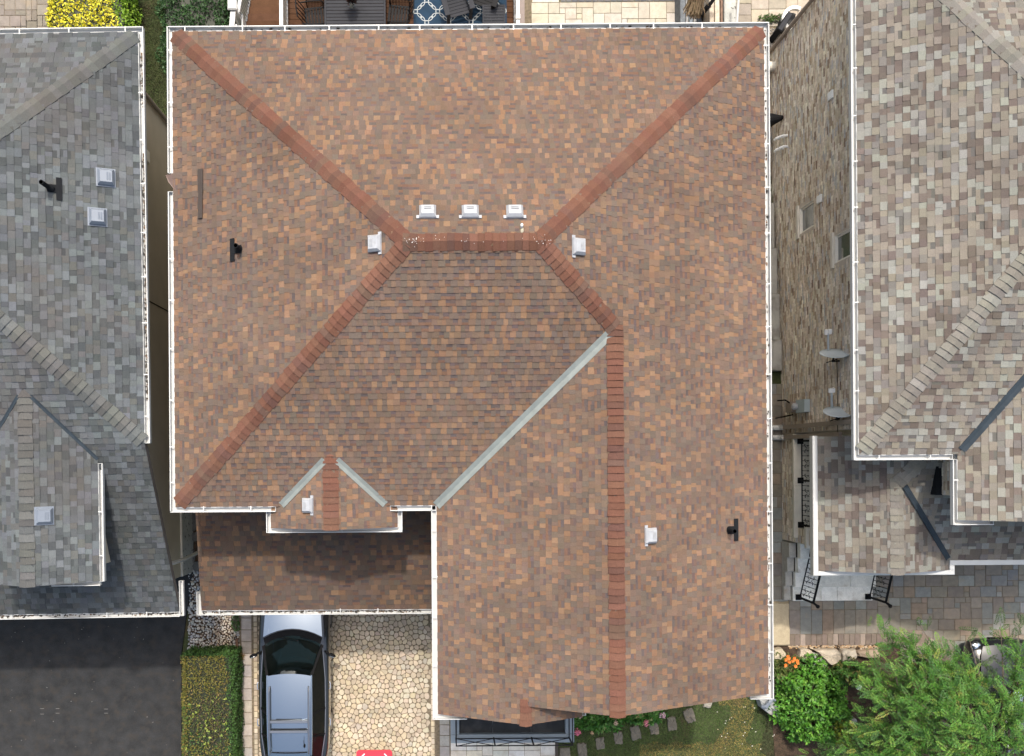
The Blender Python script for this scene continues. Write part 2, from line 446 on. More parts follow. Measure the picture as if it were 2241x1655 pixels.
BROWN = [(4.2, (0.163, 0.101, 0.064)), (3.6, (0.101, 0.084, 0.069)), (2.6, (0.128, 0.08, 0.058)), (3, (0.123, 0.093, 0.075)), (1.5, (0.172, 0.12, 0.083)), (0.9, (0.084, 0.073, 0.064))]
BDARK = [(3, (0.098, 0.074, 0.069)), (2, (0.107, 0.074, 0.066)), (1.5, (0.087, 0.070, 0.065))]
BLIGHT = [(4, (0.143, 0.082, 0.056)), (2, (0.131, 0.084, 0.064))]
CAPS = [(5, (0.130, 0.060, 0.041)), (3, (0.136, 0.067, 0.046)), (1.4, (0.110, 0.057, 0.043)), (0.6, (0.112, 0.067, 0.050))]

SGX = 1.76; SGZ = ZE + T * (SGX - XG); SGE = 3.0       # small nested gable over the balcony
fN = Face(NE, NW, [[NW, RW, RE, NE]])
fW = Face(NW, SW, [[NW, SW, RW]])
fS = Face(SW, SV, [[SW, SV, J, RE, RW]])
jm = (XE, JY, ZE)
fE = Face(jm, NE, [[NE, RE, J, jm], [jm, J, PK, (XE, YP, ZE)]])
fG = Face(SV, (XG, YF, ZE), [[SV, J, PK, (XG, YP, ZE)], [(XG, YP, ZE), (SGX, YP, SGZ), (SGX, YF, SGZ), (XG, YF, ZE)]])
sge = SGZ - T * (SGE - SGX)
fg2 = Face((SGE, YF, sge), (SGE, YP, sge), [[(SGX, YP, SGZ), (SGX, YF, SGZ), (SGE, YF, sge), (SGE, YP, sge)]])
# front dormer gable
DX0, DX1 = -3.64, -.90; DM = (DX0 + DX1) / 2; DZ = 5.69; DYF = -1.52; DZR = DZ + T * (DX1 - DX0) / 2
planeS = lambda z: YS + (z - ZE) / T
dv0 = (DM, planeS(DZR), DZR); vb = .10 / T
fDL = Face((DX0, YS, DZ), (DX0, DYF, DZ), [[dv0, (DX0, YS - .02, DZ), (DX0, DYF, DZ), (DM, DYF, DZR)]])
fDR = Face((DX1, DYF, DZ), (DX1, YS, DZ), [[dv0, (DM, DYF, DZR), (DX1, DYF, DZ), (DX1, YS - .02, DZ)]])
# low front roof over the porch
LT = .22; LZ = 3.2; LX0, LX1, LYF, LYB = -5.86, -.16, -3.74, -.62
fL = Face((LX0, LYF, LZ), (LX1, LYF, LZ), [[(LX0, LYF, LZ), (LX1, LYF, LZ), (LX1, LYB, LZ + LT * (LYB - LYF)), (LX0 + .03, LYB, LZ + LT * (LYB - LYF))]])
mb = MB()
for f in (fN, fW, fS, fE, fG, fg2, fDL, fDR, fL):
    for pl in f.polys: mb.face([Vector(p) - f.n * .003 for p in pl])
roof = mb.build('roof', 'deck_felt', house, loc=(0, 0, 0))
ALT = ([(4, (0.1206, 0.0898, 0.0704)), (3, (0.1318, 0.0898, 0.0676)), (2, (0.1137, 0.088, 0.0713)), (1.4, (0.1566, 0.1014, 0.0695))], [(4, (0.1903, 0.1121, 0.069)), (3, (0.1501, 0.0986, 0.0706)), (2, (0.2033, 0.1245, 0.078)), (1.6, (0.131, 0.0924, 0.0706))])
dimalt = lambda k: tuple([(w, tuple(v * k for v in c)) for w, c in p] for p in ALT)
dim = lambda pal, k: [(w, tuple(v * k for v in c)) for w, c in pal]          # shading of the low slopes put into darker shingle colours
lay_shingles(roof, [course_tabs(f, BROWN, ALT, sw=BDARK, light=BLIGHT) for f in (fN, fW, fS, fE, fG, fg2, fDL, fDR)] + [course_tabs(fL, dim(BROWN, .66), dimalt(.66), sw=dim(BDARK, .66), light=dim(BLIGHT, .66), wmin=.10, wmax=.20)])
dn = .02
for p, q, a, b in ((NW, RW, nN, nW), (NE, RE, nN, nE), (SW, RW, nS, nW), (J, RE, nS, nE)):
    p, q = Vector(p), Vector(q); d = (q - p).normalized()
    ridge_caps(roof, p + d * (.10 if p.z < 6 else 0), q - d * .05, a, b, CAPS)
ridge_caps(roof, V(XR0 - .1, YR, ZR), V(XR1 + .1, YR, ZR), nN, nS, CAPS, h=.026)
ridge_caps(roof, V(XRW, YP - .03, ZRW), V(XRW, JY + .05, ZRW), nE, nW, CAPS, h=.026, w=.17)
ridge_caps(roof, V(DM, DYF - .02, DZR), V(DM, planeS(DZR) - .02, DZR), nW, nE, CAPS)
ridge_caps(roof, V(SGX, YF - .03, SGZ), V(SGX, YP + .12, SGZ + .02), nW, nE, CAPS, w=.13)
valley(roof, V(XG, YS, ZE) + V(.0, .0, .01), V(XRW, JY, ZRW) - (Vector(J) - Vector(SV)).normalized() * .12, nS, nW, .105, 'flashing')
dl, dr = V(DX0 + .24, YS, ZE), V(DX1 - .24, YS, ZE); dt = Vector(dv0)
valley(roof, dl + V(.02, .03, .01), dt + (dl - dt).normalized() * .18, nS, nW, .085, 'flashing')
valley(roof, dr + V(-.02, .03, .01), dt + (dr - dt).normalized() * .18, nS, nE, .085, 'flashing')

# walls, soffits, gable ends, fascia boards
mb = MB()
prism(mb, [(XW + .45, YN - .35), (XW + .45, YS + .45), (XE - .45, YS + .45), (XE - .45, YN - .35)], -1.2, ZE - .12)
prism(mb, [(XG + .45, YS + .5), (XG + .45, YP + .3), (XE - .45, YP + .3), (XE - .45, YS + .5)], -.3, ZE - .122)
prism(mb, [(LX0 + .45, YS + .5), (LX0 + .45, LYF + .6), (XG + .5, LYF + .6), (XG + .5, YS + .5)], -.3, LZ - .02)
prism(mb, [(DX0 + .2, YS + .5), (DX0 + .2, DYF + .3), (DX1 - .2, DYF + .3), (DX1 - .2, YS + .5)], LZ + .3, DZ - .02)
mb.build('wall', 'brick', house)
for o in [house.children[-1]]:
    a = o.data.attributes['tint']; a.data.foreach_set('color', [.55, .47, .38, 1] * len(o.data.polygons))
mb = MB()
mb.face([(XW, YN, ZE - .115), (XW, YS, ZE - .115), (XG, YS, ZE - .115), (XG, YP, ZE - .115), (XE, YP, ZE - .115), (XE, YN, ZE - .115)])
mb.face([(XG, YP, ZE - .118), (XG, YF, ZE - .118), (SGE, YF, ZE - .118), (SGE, YP, ZE - .118)])
mb.face([(LX0, LYF, LZ - .115), (LX1, LYF, LZ - .115), (LX1, YS, LZ - .115), (LX0, YS, LZ - .115)])
mb.face([(DX0, DYF, DZ - .115), (DX1, DYF, DZ - .115), (DX1, YS, DZ - .115), (DX0, YS, DZ - .115)])
mb.build('soffit', 'soffit_white', house)
mb = MB()
mb.face([(XG + .05, YP + .3, ZE - .12), (XE - .05, YP + .3, ZE - .12), (XRW, YP + .3, ZRW - .04)])
mb.face([(DX0 + .2, DYF + .25, DZ - .12), (DX1 - .2, DYF + .25, DZ - .12), (DM, DYF + .25, DZR - .08)])
mb.face([(XG + .05, YF + .25, ZE - .12), (SGE - .05, YF + .25, ZE - .12), (SGE, YF + .25, sge), (SGX, YF + .25, SGZ - .04)])
mb.build('gable_end', 'stucco', house)
mb = MB()
def rake(p, q, drop=.16, th=.02):
    p, q = Vector(p), Vector(q); o = V(0, -th, 0)
    a, b = [p, q, q - V(0, 0, drop), p - V(0, 0, drop)], [p + o, q + o, q + o - V(0, 0, drop), p + o - V(0, 0, drop)]
    mb.mesh(a + b, [(0, 1, 5, 4), (4, 5, 6, 7), (3, 7, 6, 2), (0, 4, 7, 3), (1, 2, 6, 5)])
e0 = V(0, 0, -.012)
rake(V(XE, YP + .02, ZE) + e0, V(XRW, YP + .02, ZRW) + e0); rake(V(XRW, YP + .02, ZRW) + e0, V(SGX + .5, YP + .02, ZE + T * (SGX + .5 - XG)) + e0)
rake(V(XG, YF + .02, ZE) + e0, V(SGX, YF + .02, SGZ) + e0); rake(V(SGX, YF + .02, SGZ) + e0, V(SGE, YF + .02, sge) + e0)
rake(V(DX0, DYF + .02, DZ) + e0, V(DM, DYF + .02, DZR) + e0); rake(V(DM, DYF + .02, DZR) + e0, V(DX1, DYF + .02, DZ) + e0)
for xx in (LX0,):
    p, q = V(xx, LYF, LZ - .012), V(xx + .03, LYB, LZ + LT * (LYB - LYF) - .012)
    mb.mesh([p, q, q - V(0, 0, .16), p - V(0, 0, .16), p + V(.02, 0, 0), q + V(.02, 0, 0), q + V(.02, 0, -.16), p + V(.02, 0, -.16)], [(0, 1, 2, 3), (4, 7, 6, 5), (0, 4, 5, 1)])
mb.build('rake_board', 'brown_metal', house)
# gutters
gutter(house, [(DX0 + .12, YS, ZE), (XW, YS, ZE), (XW, 5.75, ZE)], [(0, -1, 0), (-1, 0, 0)])
gutter(house, [(XW, 6.15, ZE), (XW, YN, ZE), (XE, YN, ZE), (XE, YP - .0, ZE), (XE - .38, YP, ZE)], [(-1, 0, 0), (0, 1, 0), (1, 0, 0), (0, -1, 0)])
gutter(house, [(DX1 - .15, YS, ZE), (XG - .02, YS, ZE)], [(0, -1, 0)])
gutter(house, [(XG, YS + .1, ZE), (XG, YF, ZE), (XG + .62, YF, ZE)], [(-1, 0, 0), (0, -1, 0)])
gutter(house, [(DX0, YS - .12, DZ), (DX0, DYF, DZ), (DX1, DYF, DZ), (DX1, YS - .12, DZ)], [(-1, 0, 0), (0, -1, 0), (1, 0, 0)], w=.10)
gutter(house, [(LX0, LYF + .45, LZ), (LX0, LYF, LZ), (LX1 - .05, LYF, LZ)], [(-1, 0, 0), (0, -1, 0)])
gutter(house, [(SGE, YF + .02, sge - .02), (SGE, YP, sge - .02)], [(1, 0, 0)], w=.09)
mb = MB()                                              # bent flap of flashing over the left gutter
p0 = V(XW + .05, 5.75, ZE + .03)
mb.hexa([p0 + V(0, 0, -.01), p0 + V(0, .40, -.01), p0 + V(-.24, .38, -.11), p0 + V(-.17, .22, -.07)], [p0, p0 + V(0, .40, 0), p0 + V(-.24, .38, -.10), p0 + V(-.17, .22, -.06)])
mb.build('flashing_flap', 'brown_metal', house)
mb = MB()                                              # dark strip where tabs were patched
for (s0, s1, t0, t1) in ((-.02, .47, 0, .12), (.47, .62, .01, .11), (.62, 1.02, 0, .105)):
    q = at(440, 382, ZE + .4); b = V(-5.04, 6.02 - s1, 0)
    zf = lambda x: ZE + T * (x - XW) + .05
    x0, x1 = -5.06 + t0, -5.06 + t1; y0, y1 = 6.10 - s1, 6.10 - s0
    mb.hexa([(x0, y0, zf(x0) - .012), (x1, y0, zf(x1) - .012), (x1, y1, zf(x1) - .012), (x0, y1, zf(x0) - .012)], [(x0, y0, zf(x0)), (x1, y0, zf(x1)), (x1, y1, zf(x1)), (x0, y1, zf(x0))], (.060, .048, .042))
mb.build('patch_strip', 'shingle', house)

def roof_vent(hs, f, s, t, size=(.30, .26), h=.13, mat='white_vent', ears=True, flange=None, label=None):
    """square hood on the face; f.a runs along the eave, f.u upslope"""
    o = f.pt(s, t, 0); a, u, n = f.a, f.u, f.n
    m = MB(); w, d = size[0] / 2, size[1] / 2
    q = lambda x, y, z: o + a * x + u * y + n * z
    k = .72
    m.mesh([q(-w, -d, .02), q(w, -d, .02), q(w, d, .02), q(-w, d, .02), q(-w, -d, h * .55), q(w, -d, h * .55), q(w, d, h * .5), q(-w, d, h * .5),
            q(-w * k, -d * k, h), q(w * k, -d * k, h), q(w * k, d * k, h * .95), q(-w * k, d * k, h * .95)],
           [(0, 1, 5, 4), (1, 2, 6, 5), (2, 3, 7, 6), (3, 0, 4, 7), (4, 5, 9, 8), (5, 6, 10, 9), (6, 7, 11, 10), (7, 4, 8, 11), (8, 9, 10, 11)])
    for zz in (.25, .55):
        m.mesh([q(-w * .45, -d * zz, h + .003), q(w * .45, -d * zz, h + .003), q(w * .45, -d * zz + .03, h + .010), q(-w * .45, -d * zz + .03, h + .010)], [(0, 1, 2, 3)])
    vo = m.build('roof_vent', mat, hs, label=label)
    m = MB(); x = .0; fl = flange or (w + .055)
    if ears: m.obox(q(0, d - .03, .028), a, u, n, fl, .035, .008)
    else: m.obox(q(0, 0, .024), a, u, n, w + .03, d + .03, .006)
    m.build('vent_flange', mat, vo)
def face_st(f, px, py):
    """face coordinates of the point seen at a photo pixel"""
    o = V(0, 0, H); p = at(px, py, 6.0); d = p - o
    k = (f.A - o).dot(f.n) / d.dot(f.n); w = o + d * k
    return (w - f.A).dot(f.a), (w - f.A).dot(f.u)
for px in (936, 1029, 1126): roof_vent(house, fN, *face_st(fN, px, 467), size=(.325, .27))
roof_vent(house, fW, *face_st(fW, 822, 534), size=(.32, .27))
roof_vent(house, fE, *face_st(fE, 1264, 541), size=(.32, .27))
roof_vent(house, fE, *face_st(fE, 1421, 1172), size=(.31, .25))
roof_vent(house, fDL, *face_st(fDL, 676, 1106), size=(.31, .24))
def vent_pipe(hs, f, s, t, hh=.33, lean=1):
    o = f.pt(s, t, 0); a, u, n = f.a, f.u, f.n
    m = MB(); m.obox(o + n * .031 - u * .16 * lean, a, u, n, .235, .055, .004)
    m.obox(o + n * .033 - u * .05 * lean, a, u, n, .08, .12, .004)
    m.tube([o + n * .01, o + n * .05, o + V(0, 0, .10), o + V(0, 0, .13)], [.085, .08, .058, .05], 12)
    vo = m.build('vent_pipe', 'black_plastic', hs)
    m = MB(); m.tube([o + V(0, 0, .05), o + V(0, 0, hh), o + V(0, 0, hh), o + V(0, 0, hh - .12)], [.048, .048, .038, .038], 14, cap=False); m.build('stack', 'black_plastic', vo)
    m = MB(); m.tube([o + V(0, 0, hh - .13), o + V(0, 0, hh - .12)], [.039, .039], 12); m.build('stack_hole', 'rubber', vo)
s_, t_ = face_st(fW, 524, 546); vent_pipe(house, fW, s_, t_)
s_, t_ = face_st(fE, 1596, 1160); vent_pipe(house, fE, s_, t_)
# white droppings along the ridge and a few flecks
mb = MB()
def fleck(px, py, z, r):
    p = at(px, py, z); n = R.randint(5, 7); a0 = R.random() * 6
    pts = [p + V(math.cos(a0 + 6.283 * i / n) * r * R.uniform(.5, 1.2), math.sin(a0 + 6.283 * i / n) * r * R.uniform(.5, 1.2), 0) for i in range(n)]
    mb.hexa(pts, [q + V(0, 0, .006) for q in pts])
def drop(px, py, r):
    r *= .7; y0 = at(px, py, ZR)[1]; fleck(px, py, ZR + .034 - abs(y0 - YR) * .41, r)
for i in range(38): drop(R.gauss(908, 11), R.gauss(526, 5), R.uniform(.004, .011))
for i in range(18): drop(R.uniform(925, 1175), R.gauss(527, 6), R.uniform(.005, .013))
for i in range(15): drop(R.gauss(1188, 10), R.gauss(528, 6), R.uniform(.005, .013))
mb.build('bird_droppings', 'white_plastic', house, kind='stuff')
bird = thing('bird', 'small white-headed bird beside the brown roof ridge', 'bird', at(1140, 506, 7.8))
o = bird.location
mb = MB(); mb.ball(o + V(.01, -.02, .12), .035, .07, .04, 8, 6, (.42, .38, .28)); mb.tube([o + V(.01, -.075, .12), o + V(.015, -.15, .11)], [.022, .012], 6, (.10, .09, .06))
mb.tube([o + V(0, .03, .14), o + V(0, .055, .18)], [.025, .02], 7, (.75, .73, .68)); mb.build('body', 'weathered', bird, smooth=True)
mb = MB(); mb.ball(o + V(0, .062, .195), .03, .036, .028, 8, 6); mb.build('head', 'white_plastic', bird, smooth=True)
mb = MB(); mb.tube([o + V(0, .095, .195), o + V(0, .125, .188)], [.01, .002], 5); mb.build('beak', 'brown_metal', bird)
for s_ in (-1, 1):
    mb = MB(); mb.tube([o + V(.012 * s_, -.01, -.02), o + V(.012 * s_, -.01, .09)], .004, 5); mb.build('leg', 'brown_metal', bird)

# balcony on the front of the wing
bz = 3.25
balc = MB()
bx0, bx1 = at(986, 1600, bz)[0], at(1256, 1600, bz)[0]; by0, by1 = -7.02, YP + .3
balc.box(bx0, bx1, by0, by1, bz - .35, bz - .12); bal = balc.build('balcony', 'balcony_metal', house)
mb = MB()
for i in range(3):
    xa = bx0 + .1 + (bx1 - bx0 - .2) / 3 * i; mb.box(xa + .006, xa + (bx1 - bx0 - .2) / 3 - .006, by0 + .1, by1, bz - .12, bz - .085)
mb.build('balcony_floor', 'membrane', bal)
mb = MB(); w = .215
mb.box(bx0, bx0 + w, by0 + w, by1, bz - .119, bz + .05, ch=.012); mb.box(bx1 - w, bx1, by0 + w, by1, bz - .119, bz + .05, ch=.012); mb.box(bx0, bx1, by0, by0 + w - .002, bz - .119, bz + .05, ch=.012)
mb.build('parapet', 'balcony_metal', bal)
mb = MB(); ry = by0 + .13; rx0, rx1 = bx0 + .13, bx1 - .13; z0, z1 = bz + .06, bz + .62
for z in (z0 + .04, z1): mb.bar((rx0, ry, z), (rx1, ry, z), .022); [mb.bar((x, ry, z), (x, by1, z), .022) for x in (rx0, rx1)]
n = 3
for i in range(n):
    xa, xb = rx0 + (rx1 - rx0) * i / n, rx0 + (rx1 - rx0) * (i + 1) / n
    mb.bar((xa, ry, z0 + .04), (xb, ry, z1), .014); mb.bar((xa, ry, z1), (xb, ry, z0 + .04), .014); mb.bar((xb, ry, bz), (xb, ry, z1), .03)
mb.bar((rx0, ry, bz), (rx0, ry, z1), .03)
mb.build('balcony_rail', 'iron', bal)

# ------------------------------------------------------------------ left house
GREY = [(3, (0.077, 0.084, 0.087)), (3, (0.095, 0.103, 0.110)), (2, (0.059, 0.065, 0.068)), (1.6, (0.107, 0.119, 0.124)), (1.6, (0.086, 0.087, 0.084))]
GDARK = [(2, (0.053, 0.058, 0.060)), (1, (0.062, 0.066, 0.067))]
GCAP = [(3, (0.094, 0.095, 0.090)), (2, (0.101, 0.104, 0.100)), (1.5, (0.081, 0.081, 0.078)), (1, (0.091, 0.096, 0.095))]
lh = thing('house', 'grey shingle-roofed house with beige stucco walls beside the black asphalt driveway', 'house', (-9.5, 3, 0))
LE, LN, LS = -6.33, 9.19, .34
z_at = lambda d: ZE + T * d
rr = (LN - LS) / 2; lrx = LE - rr; lry = (LN + LS) / 2; LWX = -16.5
A_ne, A_se, A_r = (LE, LN, ZE), (LE, LS, ZE), (lrx, lry, z_at(rr))
LFY = -3.60; LFZ = ZE - T * (LS - LFY); LXB = -6.16
faceE = Face(A_se, A_ne, [[A_se, A_ne, A_r]])
faceNn = Face(A_ne, (LWX, LN, ZE), [[A_ne, (LWX, LN, ZE), (LWX, lry, z_at(rr)), A_r]])
faceS = Face((LWX, LFY, LFZ), (LXB, LFY, LFZ), [[A_se, A_r, (LWX, lry, z_at(rr)), (LWX, LS, ZE)], [(LWX, LS, ZE), (LWX, LFY, LFZ), (LXB, LFY, LFZ), A_se]])
# front gable
GE, GZ, GYF = -7.40, 5.66, -2.64; GT = .5; GR = -8.68; GZR = GZ + GT * (GE - GR); GWX = 2 * GR - GE
gS = lambda z: LS + (z - ZE) / T
fgE = Face((GE, GYF, GZ), (GE, gS(GZ), GZ), [[(GE, GYF, GZ), (GE, gS(GZ), GZ), (GR, gS(GZR), GZR), (GR, GYF, GZR)]])
fgW = Face((GWX, gS(GZ), GZ), (GWX, GYF, GZ), [[(GWX, GYF, GZ), (GWX, gS(GZ), GZ), (GR, gS(GZR), GZR), (GR, GYF, GZR)]])
mb = MB()
for f in (faceE, faceNn, faceS, fgE, fgW):
    for pl in f.polys: mb.face([Vector(p) - f.n * .003 for p in pl])
mb.face([(LWX, LN, ZE), (LWX, LS, ZE), (LWX, lry, z_at(rr))])
lroof = mb.build('roof', 'deck_felt', lh)
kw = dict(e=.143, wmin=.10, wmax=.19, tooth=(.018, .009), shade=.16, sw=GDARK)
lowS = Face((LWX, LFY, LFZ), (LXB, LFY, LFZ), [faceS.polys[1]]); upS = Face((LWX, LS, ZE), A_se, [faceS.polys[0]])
lay_shingles(lroof, [course_tabs(f, GREY, **kw) for f in (faceE, faceNn, upS, fgE, fgW)] + [course_tabs(lowS, dim(GREY, .74), **kw)])  # lower slope: same shingles, its shade put into a darker palette
gE_, gW_ = V(GT, 0, 1).normalized(), V(-GT, 0, 1).normalized()
kc = dict(step=.16, w=.17)
d = (Vector(A_r) - Vector(A_ne)).normalized(); ridge_caps(lroof, Vector(A_ne) + d * .1, A_r, nN, nE, GCAP, **kc)
d = (Vector(A_r) - Vector(A_se)).normalized(); ridge_caps(lroof, Vector(A_se) + d * .05, A_r, nS, nE, GCAP, **kc)
ridge_caps(lroof, V(GR, GYF - .02, GZR), V(GR, gS(GZR), GZR), gE_, gW_, GCAP, **kc)
d = (V(GE, gS(GZ), GZ) - V(GR, gS(GZR), GZR)).normalized()
valley(lroof, V(GE, gS(GZ), GZ), V(GR, gS(GZR), GZR) - d * -.18, nS, gE_, .045, 'dark_flashing', h=.02)
d2 = (V(GWX, gS(GZ), GZ) - V(GR, gS(GZR), GZR)).normalized()
valley(lroof, V(GWX, gS(GZ), GZ), V(GR, gS(GZR), GZR) + d2 * .18, nS, gW_, .045, 'dark_flashing', h=.02)
LWALL = -7.04
mb = MB()
# side wall with the sloping top of the garage part
wall_poly = [(8.95, 1.02), (8.95, ZE - .14), (LS + .1, ZE - .14), (LFY + .42, LFZ + .06), (LFY + .42, 1.02)]
mb.mesh([(LWALL, y, z) for y, z in wall_poly] + [(LWALL - .25, y, z) for y, z in wall_poly], [(4, 3, 2, 1, 0), (5, 6, 7, 8, 9)] + [(i, (i + 1) % 5, 5 + (i + 1) % 5, 5 + i) for i in range(5)])
mb.box(LWX + .5, LWALL - .251, 8.70, 8.95, -.5, ZE - .14); mb.box(LWX + .5, LWALL - .251, LFY + .42, LFY + .66, 0, LFZ - .06)
mb.box(GWX + .5, GE - .15, GYF + .30, LS + .6, 3.0, GZ - .06)
lw = mb.build('wall', 'stucco', lh)
mb = MB(); mb.box(LWALL - .26, LWALL + .02, LFY + .40, 8.93, -.6, 1.02); mb.build('foundation', 'pitted', lh)
mb = MB(); mb.box(LWALL + .001, LWALL + .05, LFY + .42, 8.9, 1.022, 1.10); mb.build('wall_ledge', 'limestone', lh)
mb = MB(); mb.box(LWALL + .001, LWALL + .012, 3.86, 3.885, 1.2, 5.2); mb.build('wall_joint', 'iron', lh)
mb = MB(); mb.tube([(LWALL + .06, 8.86, -.1), (LWALL + .06, 8.86, 4.9)], .05, 8); mb.build('downspout', 'tan_pipe', lh)
mb = MB(); mb.box(LWALL + .002, LWALL + .05, 7.28, 7.55, 3.2, 3.42); mb.build('wall_vent', 'vinyl', lh)
mb = MB()
mb.face([(LE, LN, ZE - .115), (LE, LS, ZE - .115), (LWX, LS, ZE - .115), (LWX, LN, ZE - .115)]); mb.face([(GE, GYF, GZ - .115), (GE, LS, GZ - .115), (GWX, LS, GZ - .115), (GWX, GYF, GZ - .115)])
mb.face([(LXB, LFY, LFZ - .115), (LXB, LFY + .45, LFZ - .115), (LWX, LFY + .45, LFZ - .115), (LWX, LFY, LFZ - .115)])
mb.build('soffit', 'soffit_white', lh)
mb = MB(); mb.face([(GE - .05, GYF + .25, GZ - .1), (GWX + .05, GYF + .25, GZ - .1), (GR, GYF + .25, GZR - .05)]); mb.build('gable_end', 'stucco', lh)
mb = MB()
p, q = V(LE, LS, ZE - .012), V(LXB, LFY, LFZ - .012)
mb.mesh([p, q, q - V(0, 0, .16), p - V(0, 0, .16), p - V(.02, 0, 0), q - V(.02, 0, 0)], [(0, 3, 2, 1), (0, 1, 5, 4)]); mb.build('rake_board', 'deck_felt', lh)
mb = MB(); rake(V(GWX, GYF + .02, GZ - .012), V(GR, GYF + .02, GZR - .012)); rake(V(GR, GYF + .02, GZR - .012), V(GE, GYF + .02, GZ - .012)); mb.build('rake_trim', 'white_metal', lh)
gutter(lh, [(LE, LS - .0, ZE), (LE, LN, ZE), (LWX, LN, ZE)], [(1, 0, 0), (0, 1, 0)])
gutter(lh, [(LWX, LFY, LFZ), (LXB, LFY, LFZ)], [(0, -1, 0)])
gutter(lh, [(LXB, LFY - .1, LFZ), (LXB, LFY + .72, LFZ + .02)], [(1, 0, 0)], w=.10)
gutter(lh, [(GE, GYF, GZ), (GE, gS(GZ) - .1, GZ)], [(1, 0, 0)], w=.10)
gutter(lh, [(GE - 1.05, GYF, GZ - .01), (GE, GYF, GZ - .01)], [(0, -1, 0)], w=.09)
mb = MB(); mb.tube([(LWALL + .10, LFY + .95, 3.3), (LWALL + .28, LFY + .98, 3.0), (LWALL + .42, LFY + 1.0, 2.2), (LWALL + .42, LFY + 1.05, .5), (LWALL + .75, LFY + 1.1, .32)], .05, 8); mb.build('downspout', 'white_metal', lh)
roof_vent(lh, faceE, *face_st(faceE, 237, 389), size=(.33, .33), h=.15, mat='grey_vent', ears=False)
roof_vent(lh, faceE, *face_st(faceE, 218, 475), size=(.33, .33), h=.15, mat='grey_vent', ears=False)
roof_vent(lh, fgE, *face_st(fgE, 95, 1127), size=(.33, .32), h=.13, mat='grey_vent', ears=False)
s_, t_ = face_st(faceE, 116, 411); vent_pipe(lh, faceE, s_, t_, hh=.42)

# dirt and leaf litter lying in the troughs
def litter(hs, pts, n, pal):
    m = MB()
    for i in range(n):
        (xa, ya, za), (xb, yb, zb) = pts; f = R.random(); c = Vector((xa + (xb - xa) * f, ya + (yb - ya) * f, za)); w = R.gauss(0, .018)
        c += V(w, 0, 0) if abs(yb - ya) > abs(xb - xa) else V(0, w, 0)
        m.ball(c, R.uniform(.012, .05) if abs(xb - xa) > abs(yb - ya) else R.uniform(.01, .03), R.uniform(.012, .05) if abs(yb - ya) > abs(xb - xa) else R.uniform(.01, .03), .012, 5, 3, pick(pal), jit=.2)
    m.build('gutter_litter', 'pebble', hs, kind='stuff')
DIRT = [(3, (.035, .03, .025)), (2, (.09, .075, .06)), (2, (.33, .32, .30)), (1, (.16, .10, .06))]
litter(lh, ((LE + .055, 1.2, ZE - .085), (LE + .055, 6.6, ZE - .085)), 420, DIRT)
litter(lh, ((LE + .055, 7.6, ZE - .085), (LE + .055, 8.8, ZE - .085)), 60, DIRT)
litter(lh, ((LXB - 5, LFY - .055, LFZ - .085), (LXB, LFY - .055, LFZ - .085)), 150, DIRT)
litter(house, ((LX0, LYF - .05, LZ - .085), (LX1 - .3, LYF - .05, LZ - .085)), 330, DIRT)
litter(house, ((XW, YN + .055, ZE - .085), (XE, YN + .055, ZE - .085)), 190, DIRT)
litter(house, ((XE + .055, YP, ZE - .085), (XE + .055, YN, ZE - .085)), 150, DIRT)

# the grey house stands slightly askew to its neighbour
an = rad(.55); piv = V(LE, LS, 0); dlt = lh.location - piv
lh.location = piv + V(dlt.x * math.cos(an) - dlt.y * math.sin(an), dlt.x * math.sin(an) + dlt.y * math.cos(an), 0); lh.rotation_euler = (0, 0, an)

# ------------------------------------------------------------------ right house
TAN = [(2.4, (0.201, 0.2, 0.178)), (3, (0.169, 0.149, 0.123)), (2.2, (0.141, 0.131, 0.119)), (1.9, (0.106, 0.087, 0.075)), (1.6, (0.185, 0.166, 0.136)), (0.9, (0.128, 0.105, 0.089))]
TDARK = [(2, (0.101, 0.095, 0.087)), (1, (0.11, 0.088, 0.075))]
TCAP = [(3, (0.184, 0.172, 0.148)), (2, (0.199, 0.191, 0.167)), (1.5, (0.161, 0.151, 0.131))]
rh = thing('house', 'tan shingle-roofed house with a pale brick side wall facing the alley', 'house', (12.5, 3.5, 0))
RE0, RN, RS = 9.15, 11.8, -.02
RZ = 5.6; RT = .43; RP = .307
dR = (RN - RS) / 2 / (RT / RP); rxx = RE0 + dR; rzz = RZ + RT * dR; ryy = (RN + RS) / 2; REX = 19.0
B_sw, B_nw, B_r = (RE0, RS, RZ), (RE0, RN, RZ), (rxx, ryy, rzz)
rW_ = Face(B_nw, B_sw, [[B_nw, B_sw, B_r]])
rS_ = Face(B_sw, (REX, RS, RZ), [[B_sw, (REX, RS, RZ), (REX, ryy, rzz), B_r]])
rN_ = Face((REX, RN, RZ), B_nw, [[B_nw, B_r, (REX, ryy, rzz), (REX, RN, RZ)]])
# front wing of the right house
WX0, WYF, WXR = 11.29, -1.46, 14.6; WZR = RZ + RT * (WXR - WX0)
wS = lambda z: RS + (z - RZ) / RP
rWing = Face((WX0, RS, RZ), (WX0, WYF, RZ), [[(WX0, RS, RZ), (WX0, WYF, RZ), (WXR, WYF, WZR), (WXR, wS(WZR), WZR)]])
rWingE = Face((2 * WXR - WX0, WYF, RZ), (2 * WXR - WX0, RS, RZ), [[(2 * WXR - WX0, RS, RZ), (WXR, wS(WZR), WZR), (WXR, WYF, WZR), (2 * WXR - WX0, WYF, RZ)]])
